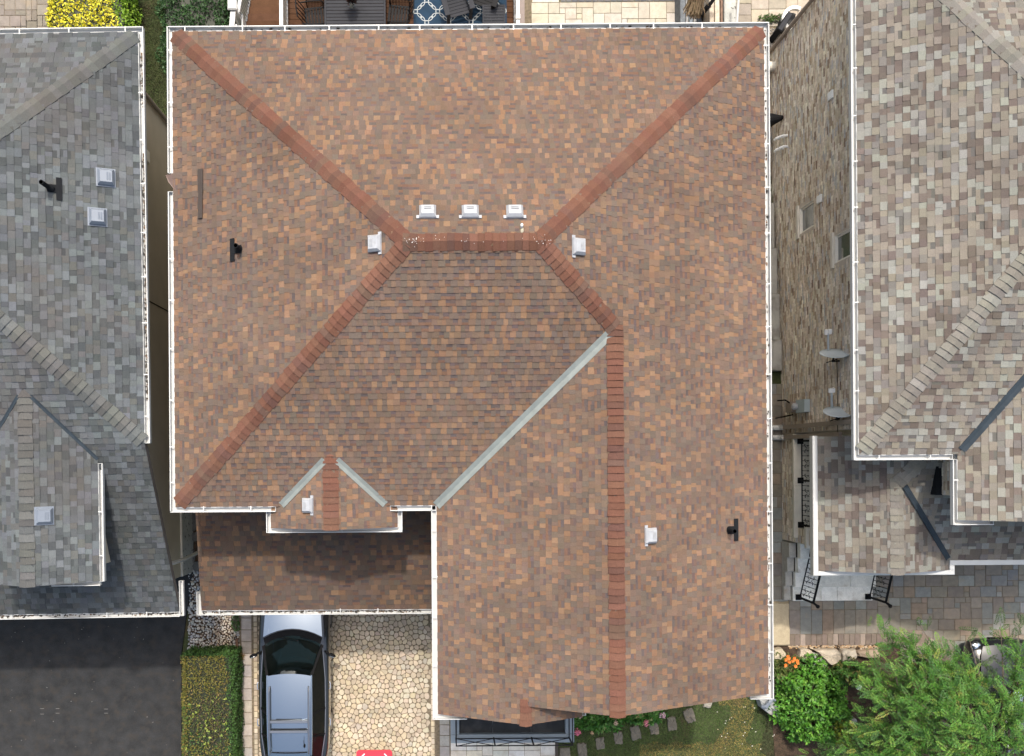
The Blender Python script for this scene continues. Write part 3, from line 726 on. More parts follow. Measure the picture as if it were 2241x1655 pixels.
# low porch roof
PZ = 3.7; PX0, PYF, PYB, PYE, PT, PP = 9.10, -2.80, .42, -2.56, .43, .36
PR = 10.66; PZR = PZ + PT * (PR - PX0); PX1 = 2 * PR - PX0
pS = lambda z: PYE + (z - PZ) / PP
hipj = V(PR, pS(PZR), PZR)
zt = PZ + PT * (11.05 - PX0); hipt = V(11.02, pS(PZ + PT * (11.02 - PX0)), PZ + PT * (11.02 - PX0))
pW = Face((PX0, PYB, PZ), (PX0, PYF, PZ), [[(PX0, PYB, PZ), (PX0, PYF, PZ), (PR, PYF, PZR), tuple(hipj)], [(PX0, PYB, PZ), tuple(hipj), tuple(hipt), (11.02, PYB, PZ + PT * (11.02 - PX0))]])
pEf = Face((PX1, PYF, PZ), (PX1, PYE, PZ), [[(PX1, PYF, PZ), (PX1, PYE, PZ), tuple(hipj), (PR, PYF, PZR)]])
pSf = Face((PX1, PYE, PZ), (REX, PYE, PZ), [[(PX1, PYE, PZ), (REX, PYE, PZ), (REX, .5, PZ + PP * (.5 - PYE)), (11.3, .5, PZ + PP * (.5 - PYE)), tuple(hipt), tuple(hipj)]])
mb = MB()
for f in (rW_, rS_, rN_, rWing, rWingE, pW, pEf, pSf):
    for pl in f.polys: mb.face([Vector(p) - f.n * .003 for p in pl])
rroof = mb.build('roof', 'deck_felt', rh)
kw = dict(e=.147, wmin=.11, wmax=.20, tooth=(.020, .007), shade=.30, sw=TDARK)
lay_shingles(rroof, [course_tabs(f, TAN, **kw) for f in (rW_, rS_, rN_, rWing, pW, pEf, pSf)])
mS, mW, mN, mE = V(0, -RP, 1).normalized(), V(-RT, 0, 1).normalized(), V(0, RP, 1).normalized(), V(RT, 0, 1).normalized()
qS = V(0, -PP, 1).normalized()
kc = dict(step=.155, w=.165)
d = (Vector(B_r) - Vector(B_sw)).normalized(); ridge_caps(rroof, Vector(B_sw) + d * .1, B_r, mS, mW, TCAP, **kc)
ridge_caps(rroof, B_nw, B_r, mN, mW, TCAP, **kc)
ridge_caps(rroof, V(PR, PYF - .02, PZR), hipj + V(0, .1, 0), mE, mW, TCAP, **kc)
ridge_caps(rroof, hipj, hipt + (hipt - hipj).normalized() * .25, qS, mW, TCAP, **kc)
wv0, wv1 = V(WX0, RS, RZ), V(WXR, wS(WZR), WZR); d = (wv1 - wv0).normalized()
valley(rroof, wv0 + d * .12, wv1, mS, mW, .095, 'dark_flashing', h=.02)
pv0, pv1 = V(PX1, PYE, PZ), hipj; d = (pv1 - pv0).normalized()
valley(rroof, pv0 + d * .05, pv1 - d * .05 + V(.12, -.02, 0), qS, mE, .075, 'dark_flashing', h=.025)
RWALL = 9.78
mb = MB()
mb.box(RWALL + .252, REX, RN - .35, RN - .1, -1.3, RZ - .13); mb.box(RWALL + .252, 11.60, RS + .5, RS + .75, .9, RZ - .13)
mb.box(11.60, 11.85, WYF + .5, RS + .748, 3.0, RZ - .12); mb.box(11.852, REX, WYF + .5, WYF + .7, 3.0, RZ - .12)
mb.box(12.3, REX, PYE + 1.0, PYE + 1.2, 0, PZ + .1)
WIN = [((at(1745, 447, 1.65).y), (at(1745, 504, 1.65).y), 1.20, 2.06), (at(1850, 503, 3.8).y, at(1850, 565, 3.8).y, 3.20, 4.5)]
ycut = sorted([RS + .6, RN - .1] + [v for w in WIN for v in (w[0], w[1])])
for ya, yb in zip(ycut, ycut[1:]):
    hole = [w for w in WIN if min(w[0], w[1]) < (ya + yb) / 2 < max(w[0], w[1])]
    if hole: mb.box(RWALL, RWALL + .25, ya, yb, -1.3, hole[0][2]); mb.box(RWALL, RWALL + .25, ya, yb, hole[0][3], RZ - .13)
    else: mb.box(RWALL, RWALL + .25, ya, yb, -1.3, RZ - .13)
rwall = mb.build('wall', 'mortar', rh)
BR = [(4, (0.648, 0.568, 0.458)), (3, (0.538, 0.454, 0.352)), (1.6, (0.408, 0.318, 0.235)), (1.8, (0.736, 0.672, 0.556)), (.4, (0.272, 0.204, 0.152)), (1.4, (0.499, 0.476, 0.446))]
bricks = []
def brick_wall(x, y0, y1, z0, z1, holes, dirx=-1):
    z = z0; k = 0
    while z < z1:
        y = y0 - (.11 if k % 2 else 0) - R.uniform(0, .02)
        while y < y1:
            L = .205 + R.uniform(-.004, .004); a, b = max(y, y0), min(y + L, y1); y += L + .010
            if b - a < .04: continue
            if any(a < max(h[0], h[1]) + .01 and b > min(h[0], h[1]) - .01 and z + .065 > h[2] - .005 and z < h[3] + .005 for h in holes): continue
            p = R.uniform(.003, .014); bricks.append((x, a, b, z, z + .064, p, pick(BR), dirx))
        z += .075; k += 1
brick_wall(RWALL, RS + .62, RN - .1, -1.0, RZ - .15, WIN)
brick_wall(11.60, WYF + .52, RS + .7, 3.9, RZ - .15, [])
def put_brick(mb, b):
    x, y0, y1, z0, z1, p, c, s = b; x1 = x + s * p; x0 = x - s * .0; t = R.uniform(-.003, .003)
    vs = [(x0, y0, z0), (x0, y1, z0), (x0, y1, z1), (x0, y0, z1), (x1, y0 + .002, z0 + .002), (x1 + t, y1 - .002, z0 + .002), (x1 + t, y1 - .002, z1 - .002), (x1, y0 + .002, z1 - .002)]
    fs = [(4, 7, 6, 5), (0, 4, 5, 1), (1, 5, 6, 2), (2, 6, 7, 3), (3, 7, 4, 0)]
    mb.mesh(vs, fs, c)
def bsz(b):
    u0, u1 = proj((b[0], b[1], b[3])), proj((b[0], b[2], b[4]))
    ins = 0 < u0[0] < 1866 and 0 < u0[1] < 1655
    return (abs(u1[0] - u0[0]) * abs(u1[1] - u0[1]) if ins else 0) * (.6 if b[0] < 11 and u0[0] > 1862 else 1)
bricks.sort(key=lambda b: -bsz(b))
for b in bricks[:300]: m = MB(); put_brick(m, b); m.build('brick', 'brick', rwall)
m = MB()
for b in bricks[300:]: put_brick(m, b)
m.build('brick_field', 'brick', rwall, kind='stuff')
for (ya, yb, za, zb) in WIN:
    y0, y1 = min(ya, yb), max(ya, yb)
    m = MB(); m.box(RWALL + .04, RWALL + .08, y0, y1, za, za + .06); m.box(RWALL + .04, RWALL + .08, y0, y1, zb - .06, zb)
    m.box(RWALL + .041, RWALL + .081, y0, y0 + .06, za + .06, zb - .06); m.box(RWALL + .041, RWALL + .081, y1 - .06, y1, za + .06, zb - .06)
    m.box(RWALL + .0, RWALL + .04, y0 - .001, y0 + .01, za, zb); m.box(RWALL + .0, RWALL + .04, y1 - .01, y1 + .001, za, zb)
    m.box(RWALL - .012, RWALL + .039, y0, y1, za - .0, za + .05); w_ = m.build('window', 'vinyl', rh)
    m = MB(); m.box(RWALL + .06, RWALL + .23, y0 + .061, y1 - .061, za + .061, zb - .061); m.build('pane', 'window_glass', w_)
    m = MB(); m.box(RWALL - .055, RWALL + .0, y0 - .10, y1 + .10, za - .12, za - .002, ch=.008); m.build('sill', 'limestone', w_)
mb = MB(); mb.face([(RE0, RN, RZ - .115), (RE0, RS, RZ - .115), (REX, RS, RZ - .115), (REX, RN, RZ - .115)]); mb.face([(WX0, WYF, RZ - .118), (WX0, RS, RZ - .118), (REX, RS, RZ - .118), (REX, WYF, RZ - .118)])
mb.face([(PX0, PYF, PZ - .14), (PX0, PYB, PZ - .14), (RWALL, PYB, PZ - .14), (REX, PYB, PZ - .14), (REX, PYE, PZ - .14), (PX1, PYE, PZ - .141), (PX1, PYF, PZ - .14)])
mb.build('soffit', 'soffit_white', rh)
mb = MB(); mb.face([(WX0, WYF + .3, RZ - .1), (2 * WXR - WX0, WYF + .3, RZ - .1), (WXR, WYF + .3, WZR - .05)]); mb.face([(PX0, PYF + .1, PZ - .13), (PX1, PYF + .1, PZ - .13), (PR, PYF + .1, PZR - .05)])
mb.build('gable_end', 'stucco', rh)
gutter(rh, [(RE0, RN, RZ), (RE0, RS, RZ), (WX0 - .1, RS, RZ)], [(-1, 0, 0), (0, -1, 0)])
gutter(rh, [(WX0, RS - .12, RZ), (WX0, WYF, RZ), (WX0 + .78, WYF, RZ)], [(-1, 0, 0), (0, -1, 0)], w=.10)
# porch eave: flat white covered gutter and fascia
mb = MB()
mb.box(PX0 - .125, PX0 - .002, PYF - .12, PYB + .02, PZ - .16, PZ + .02, ch=.015); mb.box(PX0 - .001, PX1 + .15, PYF - .12, PYF - .004, PZ - .16, PZ + .018, ch=.015)
mb.box(PX1 + .03, PX1 + .15, PYF - .003, PYE - .13, PZ - .16, PZ + .016, ch=.012); mb.box(PX1 + .03, REX, PYE - .129, PYE - .004, PZ - .16, PZ + .02, ch=.012)
mb.build('eave_trim', 'white_metal', rh)
for (p, q) in (((PX0, PYF - .03, PZ), (PR, PYF - .03, PZR)), ((PR, PYF - .03, PZR), (PX1, PYF - .03, PZ))): pass
mb = MB(); mb.box(11.46, 11.599, WYF + .5, RS + .3, 4.3, 4.52); mb.build('step_flashing', 'black_plastic', rh)
yb = at(1790, 938, 3).y + .12
mb = MB(); mb.obox(V(RWALL - .10, yb, 2.75), V(0, 0, 1), V(0, 1, 0), V(1, 0, 0), 2.55, .055, .035); mb.obox(V(RWALL - .35, yb, RZ - .28), V(1, 0, -.35).normalized(), V(0, 1, 0), V(.35, 0, 1).normalized(), .30, .05, .035)
ds = mb.build('downspout', 'tan_pipe', rh)
mb = MB(); mb.tube([(RWALL - .10, yb, .30), (RWALL - .14, yb, .14), (RWALL - .40, yb, .06)], .075, 8); mb.build('elbow', 'white_metal', ds)
yb2 = yb - .28
mb = MB(); mb.obox(V(RWALL - .08, yb2, 1.9), V(0, 0, 1), V(0, 1, 0), V(1, 0, 0), 1.7, .055, .035); ds = mb.build('downspout', 'tan_pipe', rh)
mb = MB(); mb.tube([(RWALL - .10, yb2, .30), (RWALL - .14, yb2, .14), (RWALL - .30, yb2 + .0, .06)], .075, 8); mb.build('elbow', 'white_metal', ds)
mb = MB(); ycor = RN - .06; mb.tube([(RWALL - .05, ycor, -1.0), (RWALL - .05, ycor, RZ - .15)], .055, 8); mb.build('downspout', 'tan_pipe', rh)
for (px, py, z) in ((1818, 209, 3.1), (1793, 436, 2.45)):
    q = at(px, py, z); m = MB(); m.box(RWALL - .045, RWALL - .0, q.y - .10, q.y + .10, z - .12, z + .12, ch=.01)
    for k in range(4): m.box(RWALL - .06, RWALL - .046, q.y - .085, q.y + .085, z - .1 + k * .05, z - .075 + k * .05)
    m.build('wall_vent', 'white_plastic', rh)
for (px, py, z) in ((1727, 297, .45), (1729, 321, .45), (1715, 300, .2), (1716, 325, .2)):
    q = at(px, py, z); m = MB(); m.tube([(RWALL, q.y, z), (RWALL - .12, q.y, z), (RWALL - .2, q.y - .03, z - .02), (RWALL - .22, q.y - .05, z - .10)], .038, 8); m.build('exhaust_pipe', 'white_plastic', rh)
q = at(1704, 266, -.1); m = MB()
m.tube([(RWALL, q.y, .18), (RWALL - .28, q.y - .02, .10), (RWALL - .42, q.y - .04, -.05)], [.05, .17, .24], 12); m.build('lamp_hood', 'iron', rh)
q = at(1697, 148, -.5); m = MB(); m.tube([(RWALL - .0, q.y, -.45), (RWALL - .25, q.y, -.45)], [.14, .14], 14); m.build('vent_cap', 'limestone', rh)
# meters on the wall
q = at(1750, 889, 1.5); m = MB(); m.box(RWALL - .16, RWALL - .0, q.y - .17, q.y + .17, 1.25, 1.78, ch=.01); bx = m.build('meter_box', 'blue_grey_box', rh)
m = MB(); m.tube([(RWALL - .17, q.y, 1.32), (RWALL - .25, q.y, 1.32), (RWALL - .29, q.y, 1.32)], [.09, .09, .05], 14); m.build('meter_dial', 'white_vent', bx)
m = MB(); m.box(RWALL - .22, RWALL - .02, q.y - .13, q.y + .15, .72, 1.1, ch=.02); m.build('gas_meter', 'tan_pipe', rh)
m = MB(); m.tube([(RWALL - .10, q.y + .02, 1.1), (RWALL - .3, q.y + .2, .9), (RWALL - .3, q.y + .22, .4), (RWALL - .1, q.y + .24, .2)], .022, 6); m.tube([(RWALL - .1, q.y - .2, .9), (RWALL - .25, q.y - .25, .5), (RWALL - .2, q.y - .25, -.05)], .02, 6); m.build('meter_pipe', 'iron', rh)
m = MB(); yy = at(1838, 850, 3).y; m.tube([(RWALL - .02, at(1838, 790, 3).y, 3.3), (RWALL - .02, yy, 3.35), (RWALL - .02, yy - 1.1, 3.32)], .007, 5); m.build('wall_cable', 'iron', rh)

# porch deck, brick base, column, steps of the right house
PB = .95
mb = MB(); mb.box(RWALL - .02, 12.2, -2.42, RS + .60, -.2, PB - .10); mb.build('porch_base', 'mortar', rh)
mb = MB()
for k in range(2):
    ya = RS + .58 - k * 1.42; mb.box(RWALL - .10, RWALL + .28, ya - 1.415, ya, PB - .098, PB, ch=.012)
mb.box(RWALL + .282, 12.2, -2.45, RS + .60, PB - .099, PB - .002)
mb.build('porch_slab', 'limestone', rh)
mb = MB(); brk = len(bricks)
z = -.05
while z < PB - .16:
    y = -2.40 - R.uniform(0, .1)
    while y < RS + .58:
        L = .205; put_brick(mb, (RWALL - .022, max(y, -2.4), min(y + L, RS + .58), z, z + .064, R.uniform(.004, .016), pick(BR), -1)); y += L + .01
    z += .075
mb.build('porch_brick', 'brick', rh, kind='stuff')
mb = MB(); mb.box(RWALL + .02, RWALL + .42, -2.42, -2.02, PB + .001, PZ - .16); cl = mb.build('porch_column', 'mortar', rh)
mb = MB(); z = PB + .01
while z < PB + .5:
    for y in (-2.41, -2.20): put_brick(mb, (RWALL + .018, y, y + .19, z, z + .064, .012, pick(BR), -1))
    z += .075
mb.build('column_brick', 'brick', cl, kind='stuff')
mb = MB(); mb.box(RWALL - .06, RWALL + .50, -2.50, -1.94, PB + .55, PB + .66, ch=.02); mb.build('column_cap', 'limestone', cl)
for k in range(4):
    z1 = PB - .19 * (k + 1); d_ = .42 * (k + 1)
    y1_, y0_ = -2.452 - .42 * k, -2.452 - d_
    xa = 9.92 + .012 * k
    xcuts = [xa, 10.55 + R.uniform(-.2, .2), 11.35 + R.uniform(-.2, .2), 12.2]
    for i in range(3):
        if 11.95 < xcuts[i]: continue
        mb = MB(); mb.box(xcuts[i] + .003, xcuts[i + 1] - .003, y0_, y1_ + (.0 if k else 0), z1 - .19, z1, ch=.012, c=(R.choice([(.76, .74, .67), (.70, .68, .61), (.80, .78, .72)]))); mb.build('porch_step', 'stone', rh)
for k in range(4):
    mb = MB(); mb.box(9.72, 9.915, -2.452 - .415 * (k + 1), -2.455 - .415 * k, -.2, (.52, .38, .25, .14)[k], (.40, .38, .34), ch=.015); mb.build('side_block', 'stone', rh)
def railing(p, q, label, name='iron_railing', h=.95, vol=None):
    """black wrought iron railing from p to q (foot points), panels with scrolls"""
    p, q = Vector(p), Vector(q); t = thing(name, label, 'railing', p)
    L = (q - p).length; d = (q - p) / L; z = V(0, 0, 1)
    m = MB(); m.bar(p + z * h, q + z * h, .05, .035); m.build('top_rail', 'iron', t)
    m = MB(); m.bar(p + z * .10, q + z * .10, .028, .02); m.build('bottom_rail', 'iron', t)
    n = max(4, int(L / .13))
    for i in range(n + 1):
        b = p + d * (L * i / n); post = i in (0, n) or (L > 2 and i == n // 2)
        m = MB(); m.bar(b + z * (0 if post else .10), b + z * h, .05 if post else .014)
        if not post: m.ball(b + z * (h * .5), .02, .02, .04, 6, 4)
        else: m.obox(b + z * .012, V(1, 0, 0), V(0, 1, 0), z, .08, .08, .012)
        m.build('post' if post else 'baluster', 'iron', t)
    m = MB()
    for i in range(1, n, 3):
        c = p + d * (L * (i + .5) / n) + z * (h * .5)
        for s_ in (-1, 1):
            for g in (-1, 1):
                pts = []
                for k in range(9):
                    a = k / 8 * 4.6; r_ = .085 * (1 - k / 10)
                    pts.append(c + d * (s_ * (.02 + .085 - r_ * math.cos(a)) * .8) + z * (g * (.06 + r_ * math.sin(a) * 1.3 + .02 * k)))
                m.tube(pts, .008, 5)
    m.build('scroll', 'iron', t)
    if vol:
        m = MB(); e = q + z * h
        m.tube([e, e + V(*vol) * .5 + z * .02, e + V(*vol), e + V(*vol) - z * .06], [.03, .032, .045, .02], 8); m.ball(e + V(*vol) - z * .0, .055, .055, .05); m.build('volute', 'iron', t)
    return t
railing((RWALL + .08, .36, PB), (RWALL + .08, -1.92, PB), 'black scrolled iron railing along the porch edge above the brick base')
railing((10.20, -2.50, PB - .18), (10.10, -4.02, .20), 'black iron stair railing beside the stone side of the porch steps', vol=(.12, -.10, 0))
railing((12.08, -2.50, PB - .18), (12.06, -4.02, .20), 'black iron stair railing where the porch steps meet the grey pavers', vol=(.12, -.10, 0))
for (px, py, lb) in ((1826, 778, 'grey satellite dish on the brick wall, the one with a split receiver head'), (1834, 906, 'grey satellite dish on the brick wall beside the downspout')):
    z = 3.7; o = at(px, py, z); t = thing('satellite_dish', lb, 'satellite dish', o)
    n_ = V(-.10, .93, .40).normalized(); a = V(1, .11, .0); a = (a - n_ * a.dot(n_)).normalized(); b = n_.cross(a)
    if b.z < 0: b = -b
    m = MB(); nu = 24; vs = []
    rings = [0, .33, .66, 1.0]
    for r_ in rings:
        for i in range(nu):
            ph = 6.2832 * i / nu; vs.append(o + a * (.33 * r_ * math.cos(ph)) + b * (.36 * r_ * math.sin(ph)) + n_ * (.06 * r_ * r_))
    nb = len(vs); vs += [v - n_ * .012 for v in vs]
    fs = []
    for j in range(3):
        for i in range(nu): fs.append((j * nu + i, (j + 1) * nu + i, (j + 1) * nu + (i + 1) % nu, j * nu + (i + 1) % nu)); fs.append((nb + j * nu + i, nb + j * nu + (i + 1) % nu, nb + (j + 1) * nu + (i + 1) % nu, nb + (j + 1) * nu + i))
    for i in range(nu): fs.append((3 * nu + i, nb + 3 * nu + i, nb + 3 * nu + (i + 1) % nu, 3 * nu + (i + 1) % nu))
    m.mesh(vs, fs); m.build('dish', 'dish_grey', t, smooth=True)
    foot = o - b * .32 + n_ * .05; tip = o - b * .20 + n_ * .50 + V(-.10, 0, 0)
    m = MB(); m.bar(foot, tip, .035); m.build('feed_arm', 'dish_grey', t)
    if px == 1826:
        for s_ in (-1, 1): m = MB(); m.obox(tip + a * .045 * s_ + n_ * .03, a, n_, b, .035, .06, .03); m.build('receiver', 'white_plastic', t)
    else: m = MB(); m.obox(tip + n_ * .03, a, n_, b, .07, .05, .035); m.build('receiver', 'white_plastic', t)
    m = MB(); m.tube([o - n_ * .02, o - n_ * .14 - V(0, 0, .08), V(RWALL + .0, o.y - .10, o.z - .3)], .022, 8); m.bar(o - n_ * .1 + a * .08, o - n_ * .16 - a * .16 - V(0, 0, .05), .02); m.build('mount', 'iron', t)

# ------------------------------------------------------------------ paving
def ashlar(x0, x1, y0, y1, u, sizes):
    nx, ny = int(round((x1 - x0) / u)), int(round((y1 - y0) / u)); used = [[False] * nx for _ in range(ny)]; out = []
    for j in range(ny):
        for i in range(nx):
            if used[j][i]: continue
            opts = sizes[:]; R.shuffle(opts); opts.append((1, 1))
            for (w, h) in opts:
                if i + w > nx or j + h > ny: continue
                if any(used[j + b][i + a] for a in range(w) for b in range(h)): continue
                for a in range(w):
                    for b in range(h): used[j + b][i + a] = True
                out.append((x0 + i * u, x0 + (i + w) * u, y0 + j * u, y0 + (j + h) * u)); break
    return out
def slab(parent, name, r, z0, z1, c, mat='stone', gap=.006, ch=.006):
    m = MB(); m.box(r[0] + gap, r[1] - gap, r[2] + gap, r[3] - gap, z0, z1 + R.uniform(-.003, .003), c, ch=ch); return m.build(name, mat, parent)
def sheet(name, pts, z, mat, z0=None, kind='structure'):
    m = MB()
    if z0 is None: z0 = z - .25
    prism(m, [(p[0], p[1]) for p in pts], z0, z); return m.build(name, mat, loc=(sum(p[0] for p in pts) / len(pts), sum(p[1] for p in pts) / len(pts), z), kind=kind)
PAV = [(3, (0.189, 0.169, 0.142)), (3, (0.217, 0.193, 0.158)), (1.6, (0.238, 0.241, 0.230)), (1.4, (0.185, 0.190, 0.183)), (1.5, (0.231, 0.183, 0.142))]

drive = sheet('asphalt_driveway', [(-16, -3.0), (-6.95, -3.0), at(414, 1300), at(397, 1430), at(397, 1700), (-7.1, -12), (-16, -12)], 0.0, 'asphalt')

# cobbled driveway: rounded stones from a jittered lattice, each one shrunk and bevelled
cx0, cx1, cy0, cy1 = at(720, 1400)[0] - 2.25, at(949, 1400)[0] + .01, -9.2, -3.9
cob = sheet('cobbled_driveway', [(cx0 - .36, cy0), (cx1 + .35, cy0), (cx1 + .35, -2.4), (cx0 - .36, -2.4)], -.012, 'joint_soil')
CB = [(4, (0.448, 0.367, 0.255)), (3, (0.420, 0.345, 0.258)), (2, (0.475, 0.412, 0.310)), (1.6, (0.386, 0.323, 0.238)), (1, (0.448, 0.358, 0.267)), (.5, (0.358, 0.313, 0.250))]
def voronoi(x0, x1, y0, y1, s, jit):
    pts = {}; nx, ny = int((x1 - x0) / s) + 4, int((y1 - y0) / s) + 4
    for j in range(ny):
        for i in range(nx):
            pts[i, j] = (x0 + (i - 1.5 + (.5 if j % 2 else 0) + R.uniform(-jit, jit)) * s, y0 + (j - 1.5 + R.uniform(-jit, jit)) * s)
    cells = []
    for (i, j), p in pts.items():
        if not (1 <= i < nx - 1 and 1 <= j < ny - 1): continue
        poly = [(p[0] - s, p[1] - s), (p[0] + s, p[1] - s), (p[0] + s, p[1] + s), (p[0] - s, p[1] + s)]
        for dj in (-2, -1, 0, 1, 2):
            for di in (-2, -1, 0, 1, 2):
                q = pts.get((i + di, j + dj))
                if q is None or (di == 0 and dj == 0): continue
                mx, my = (p[0] + q[0]) / 2, (p[1] + q[1]) / 2; nx_, ny_ = p[0] - q[0], p[1] - q[1]
                res = []
                for k in range(len(poly)):
                    a, b = poly[k], poly[(k + 1) % len(poly)]
                    da, db = (a[0] - mx) * nx_ + (a[1] - my) * ny_, (b[0] - mx) * nx_ + (b[1] - my) * ny_
                    if da >= 0: res.append(a)
                    if (da >= 0) != (db >= 0):
                        t = da / (da - db); res.append((a[0] + (b[0] - a[0]) * t, a[1] + (b[1] - a[1]) * t))
                poly = res
                if len(poly) < 3: break
            if len(poly) < 3: break
        if len(poly) >= 3: cells.append((p, poly))
    return cells
def inset_round(poly, gap, rnd):
    """shrink towards the middle and cut the corners"""
    n = len(poly); cx = sum(p[0] for p in poly) / n; cy = sum(p[1] for p in poly) / n
    r = math.sqrt(abs(area2(poly)) / math.pi); k = max(.3, 1 - gap / r)
    q = [(cx + (x - cx) * k, cy + (y - cy) * k) for x, y in poly]; out = []
    for i in range(n):
        a, b, c = q[i - 1], q[i], q[(i + 1) % n]
        la, lc = math.hypot(a[0] - b[0], a[1] - b[1]), math.hypot(c[0] - b[0], c[1] - b[1])
        ra, rc = min(rnd, la * .45), min(rnd, lc * .45)
        if la < 1e-4 or lc < 1e-4: continue
        out.append((b[0] + (a[0] - b[0]) * ra / la, b[1] + (a[1] - b[1]) * ra / la)); out.append((b[0] + (c[0] - b[0]) * rc / lc, b[1] + (c[1] - b[1]) * rc / lc))
    return out
def cobble_mesh(m, poly, z0, z1, c):
    n = len(poly); cx = sum(p[0] for p in poly) / n; cy = sum(p[1] for p in poly) / n
    f = lambda k, z: [(cx + (x - cx) * k, cy + (y - cy) * k, z) for x, y in poly]
    vs = f(1, z0) + f(1, z1 - .016) + f(.88, z1)
    fs = []
    for i in range(n):
        j = (i + 1) % n; fs += [(i, j, n + j, n + i), (n + i, n + j, 2 * n + j, 2 * n + i)]
    fs.append(tuple(range(2 * n, 3 * n))); m.mesh(vs, fs, c)
cells = voronoi(cx0 + .2, cx1, cy0, cy1, .138, .44); big = []
for p, poly in cells:
    if not (at(568, 1450)[0] < p[0] < cx1 - .11): continue
    big.append((inset_round(poly, .0045, .030), p))
yy = cy0
for xx_ in (cx1 - .05, at(559, 1450)[0]):
    yy = cy0
    while yy < cy1: L = R.uniform(.13, .18); big.append(([(xx_ - .05, yy + .006), (xx_ + .045, yy + .006), (xx_ + .05, yy + .02), (xx_ + .05, yy + L - .02), (xx_ + .045, yy + L - .006), (xx_ - .05, yy + L - .006)], (xx_, yy))); yy += L
def cob_key(b):
    x, y = proj((b[1][0], b[1][1], 0)); return 0 if (724 < x < 945 and 1342 < y < 1650) else 1
big.sort(key=cob_key)
for poly, p in big[:300]: m = MB(); cobble_mesh(m, poly, -.06, R.uniform(-.004, .008), pick(CB)); m.build('cobble', 'cobble', cob)
m = MB()
for poly, p in big[300:]: cobble_mesh(m, poly, -.06, R.uniform(-.004, .008), pick(CB))
m.build('cobble_field', 'cobble', cob, kind='stuff')
m = MB()
for i in range(42):
    o = V(R.uniform(cx0 + .5, cx1), R.uniform(-8.8, -4.4), -.01)
    for k in range(R.randint(3, 9)): leaf_ = rad(R.uniform(0, 360)); d = V(math.cos(leaf_), math.sin(leaf_), .5).normalized() * R.uniform(.02, .05); s_ = V(-d.y, d.x, 0) * .25; p = o + V(R.uniform(-.02, .02), R.uniform(-.02, .02), 0); m.face([p, p + d * .5 + s_, p + d, p + d * .5 - s_], (.11, .14, .03))
m.build('joint_weeds', 'grass', cob, kind='stuff')
# edging pavers left of the car, and the grey edging by the house
ya = -3.2
while ya > -9.0: slab(cob, 'edge_paver', (at(528, 1450)[0], at(551, 1450)[0], ya - .33, ya), -.08, .004, pick([(2, (.36, .32, .275)), (1, (.33, .30, .27))]), ch=.008); ya -= .335
ya = -7.0
while ya > -9.2: slab(cob, 'edge_paver', (at(962, 1600)[0], at(984, 1600)[0], ya - .30, ya), -.08, .006, pick([(2, (.30, .285, .265))]), ch=.008); ya -= .305
wood = thing('wooden_edging', 'reddish brown timber edging between the pebbles and the driveway pavers', 'garden edging', at(524, 1520))
m = MB(); a, b = at(519, 1340), at(527, 1700); m.bar((a.x, -5.1, .02), (b.x, -9.2, .02), .07, .16, (.13, .07, .045)); m.build('board', 'weathered', wood)

# pebble bed
bed = sheet('pebble_soil', [at(412, 1100), at(437, 1100), at(437, 1300), at(523, 1300), at(526, 1700), at(398, 1700), at(412, 1420)], -.035, 'mulch')
PEB = [(3, (0.414, 0.405, 0.378)), (2, (0.324, 0.333, 0.333)), (2, (0.486, 0.459, 0.414)), (1, (0.243, 0.252, 0.261)), (1, (0.378, 0.315, 0.252))]
PEBW = [(4, (0.476, 0.399, 0.315)), (3, (0.527, 0.459, 0.383)), (2, (0.425, 0.332, 0.246)), (1, (0.561, 0.527, 0.476))]
m = MB(); placed = {}
def peb(px, py, r, pal):
    p = at(px, py, 0); key = (int(p.x / .05), int(p.y / .05))
    for i in (-1, 0, 1):
        for j in (-1, 0, 1):
            q = placed.get((key[0] + i, key[1] + j))
            if q and math.hypot(q[0] - p.x, q[1] - p.y) < .8 * (q[2] + r): return
    placed[key] = (p.x, p.y, r)
    m.ball((p.x, p.y, -.03 + r * .35), r * R.uniform(.9, 1.35), r * R.uniform(.7, 1), r * .6, 7, 4, pick(pal), rot=R.uniform(0, 3.14), jit=.06)
for i in range(9000):
    px, py = R.uniform(413, 522), R.uniform(1238, 1440)
    if py < 1335 and px > 445: continue
    if px > 470 + R.gauss(0, 4) and px < 505 and py > 1335: peb(px, py, R.uniform(.022, .042), PEBW)
    else: peb(px, py, R.uniform(.026, .062), PEB)
for i in range(3000): peb(R.uniform(512, 522), R.uniform(1440, 1660), R.uniform(.02, .035), PEB)
m.build('pebbles', 'pebble', loc=tuple(at(465, 1380)), smooth=True, kind='stuff')
m = MB(); flag = []
for i, (px, py, a_, b_) in enumerate(((424, 1140, .14, .30), (428, 1175, .16, .14), (421, 1218, .10, .22), (431, 1240, .12, .16))):
    o = at(px, py, 0); mm = MB(); prism(mm, [(o.x + a_ * math.cos(t * 1.047 + .2) * R.uniform(.85, 1.1), o.y + b_ * math.sin(t * 1.047 + .2) * R.uniform(.85, 1.1)) for t in range(6)], -.06, .03 + .01 * i, (.10, .10, .095))
    tag(mm.build('flat_stone', 'stone', loc=tuple(o)),
        ['long dark flat stone under the gutter corner of the brown roof', 'round dark flat stone in the gap beside the grey foundation', 'narrow dark flat stone above the white downspout end', 'dark flat stone where the pebbles begin'][i], 'stone', 'dark stones in the gap between the houses')

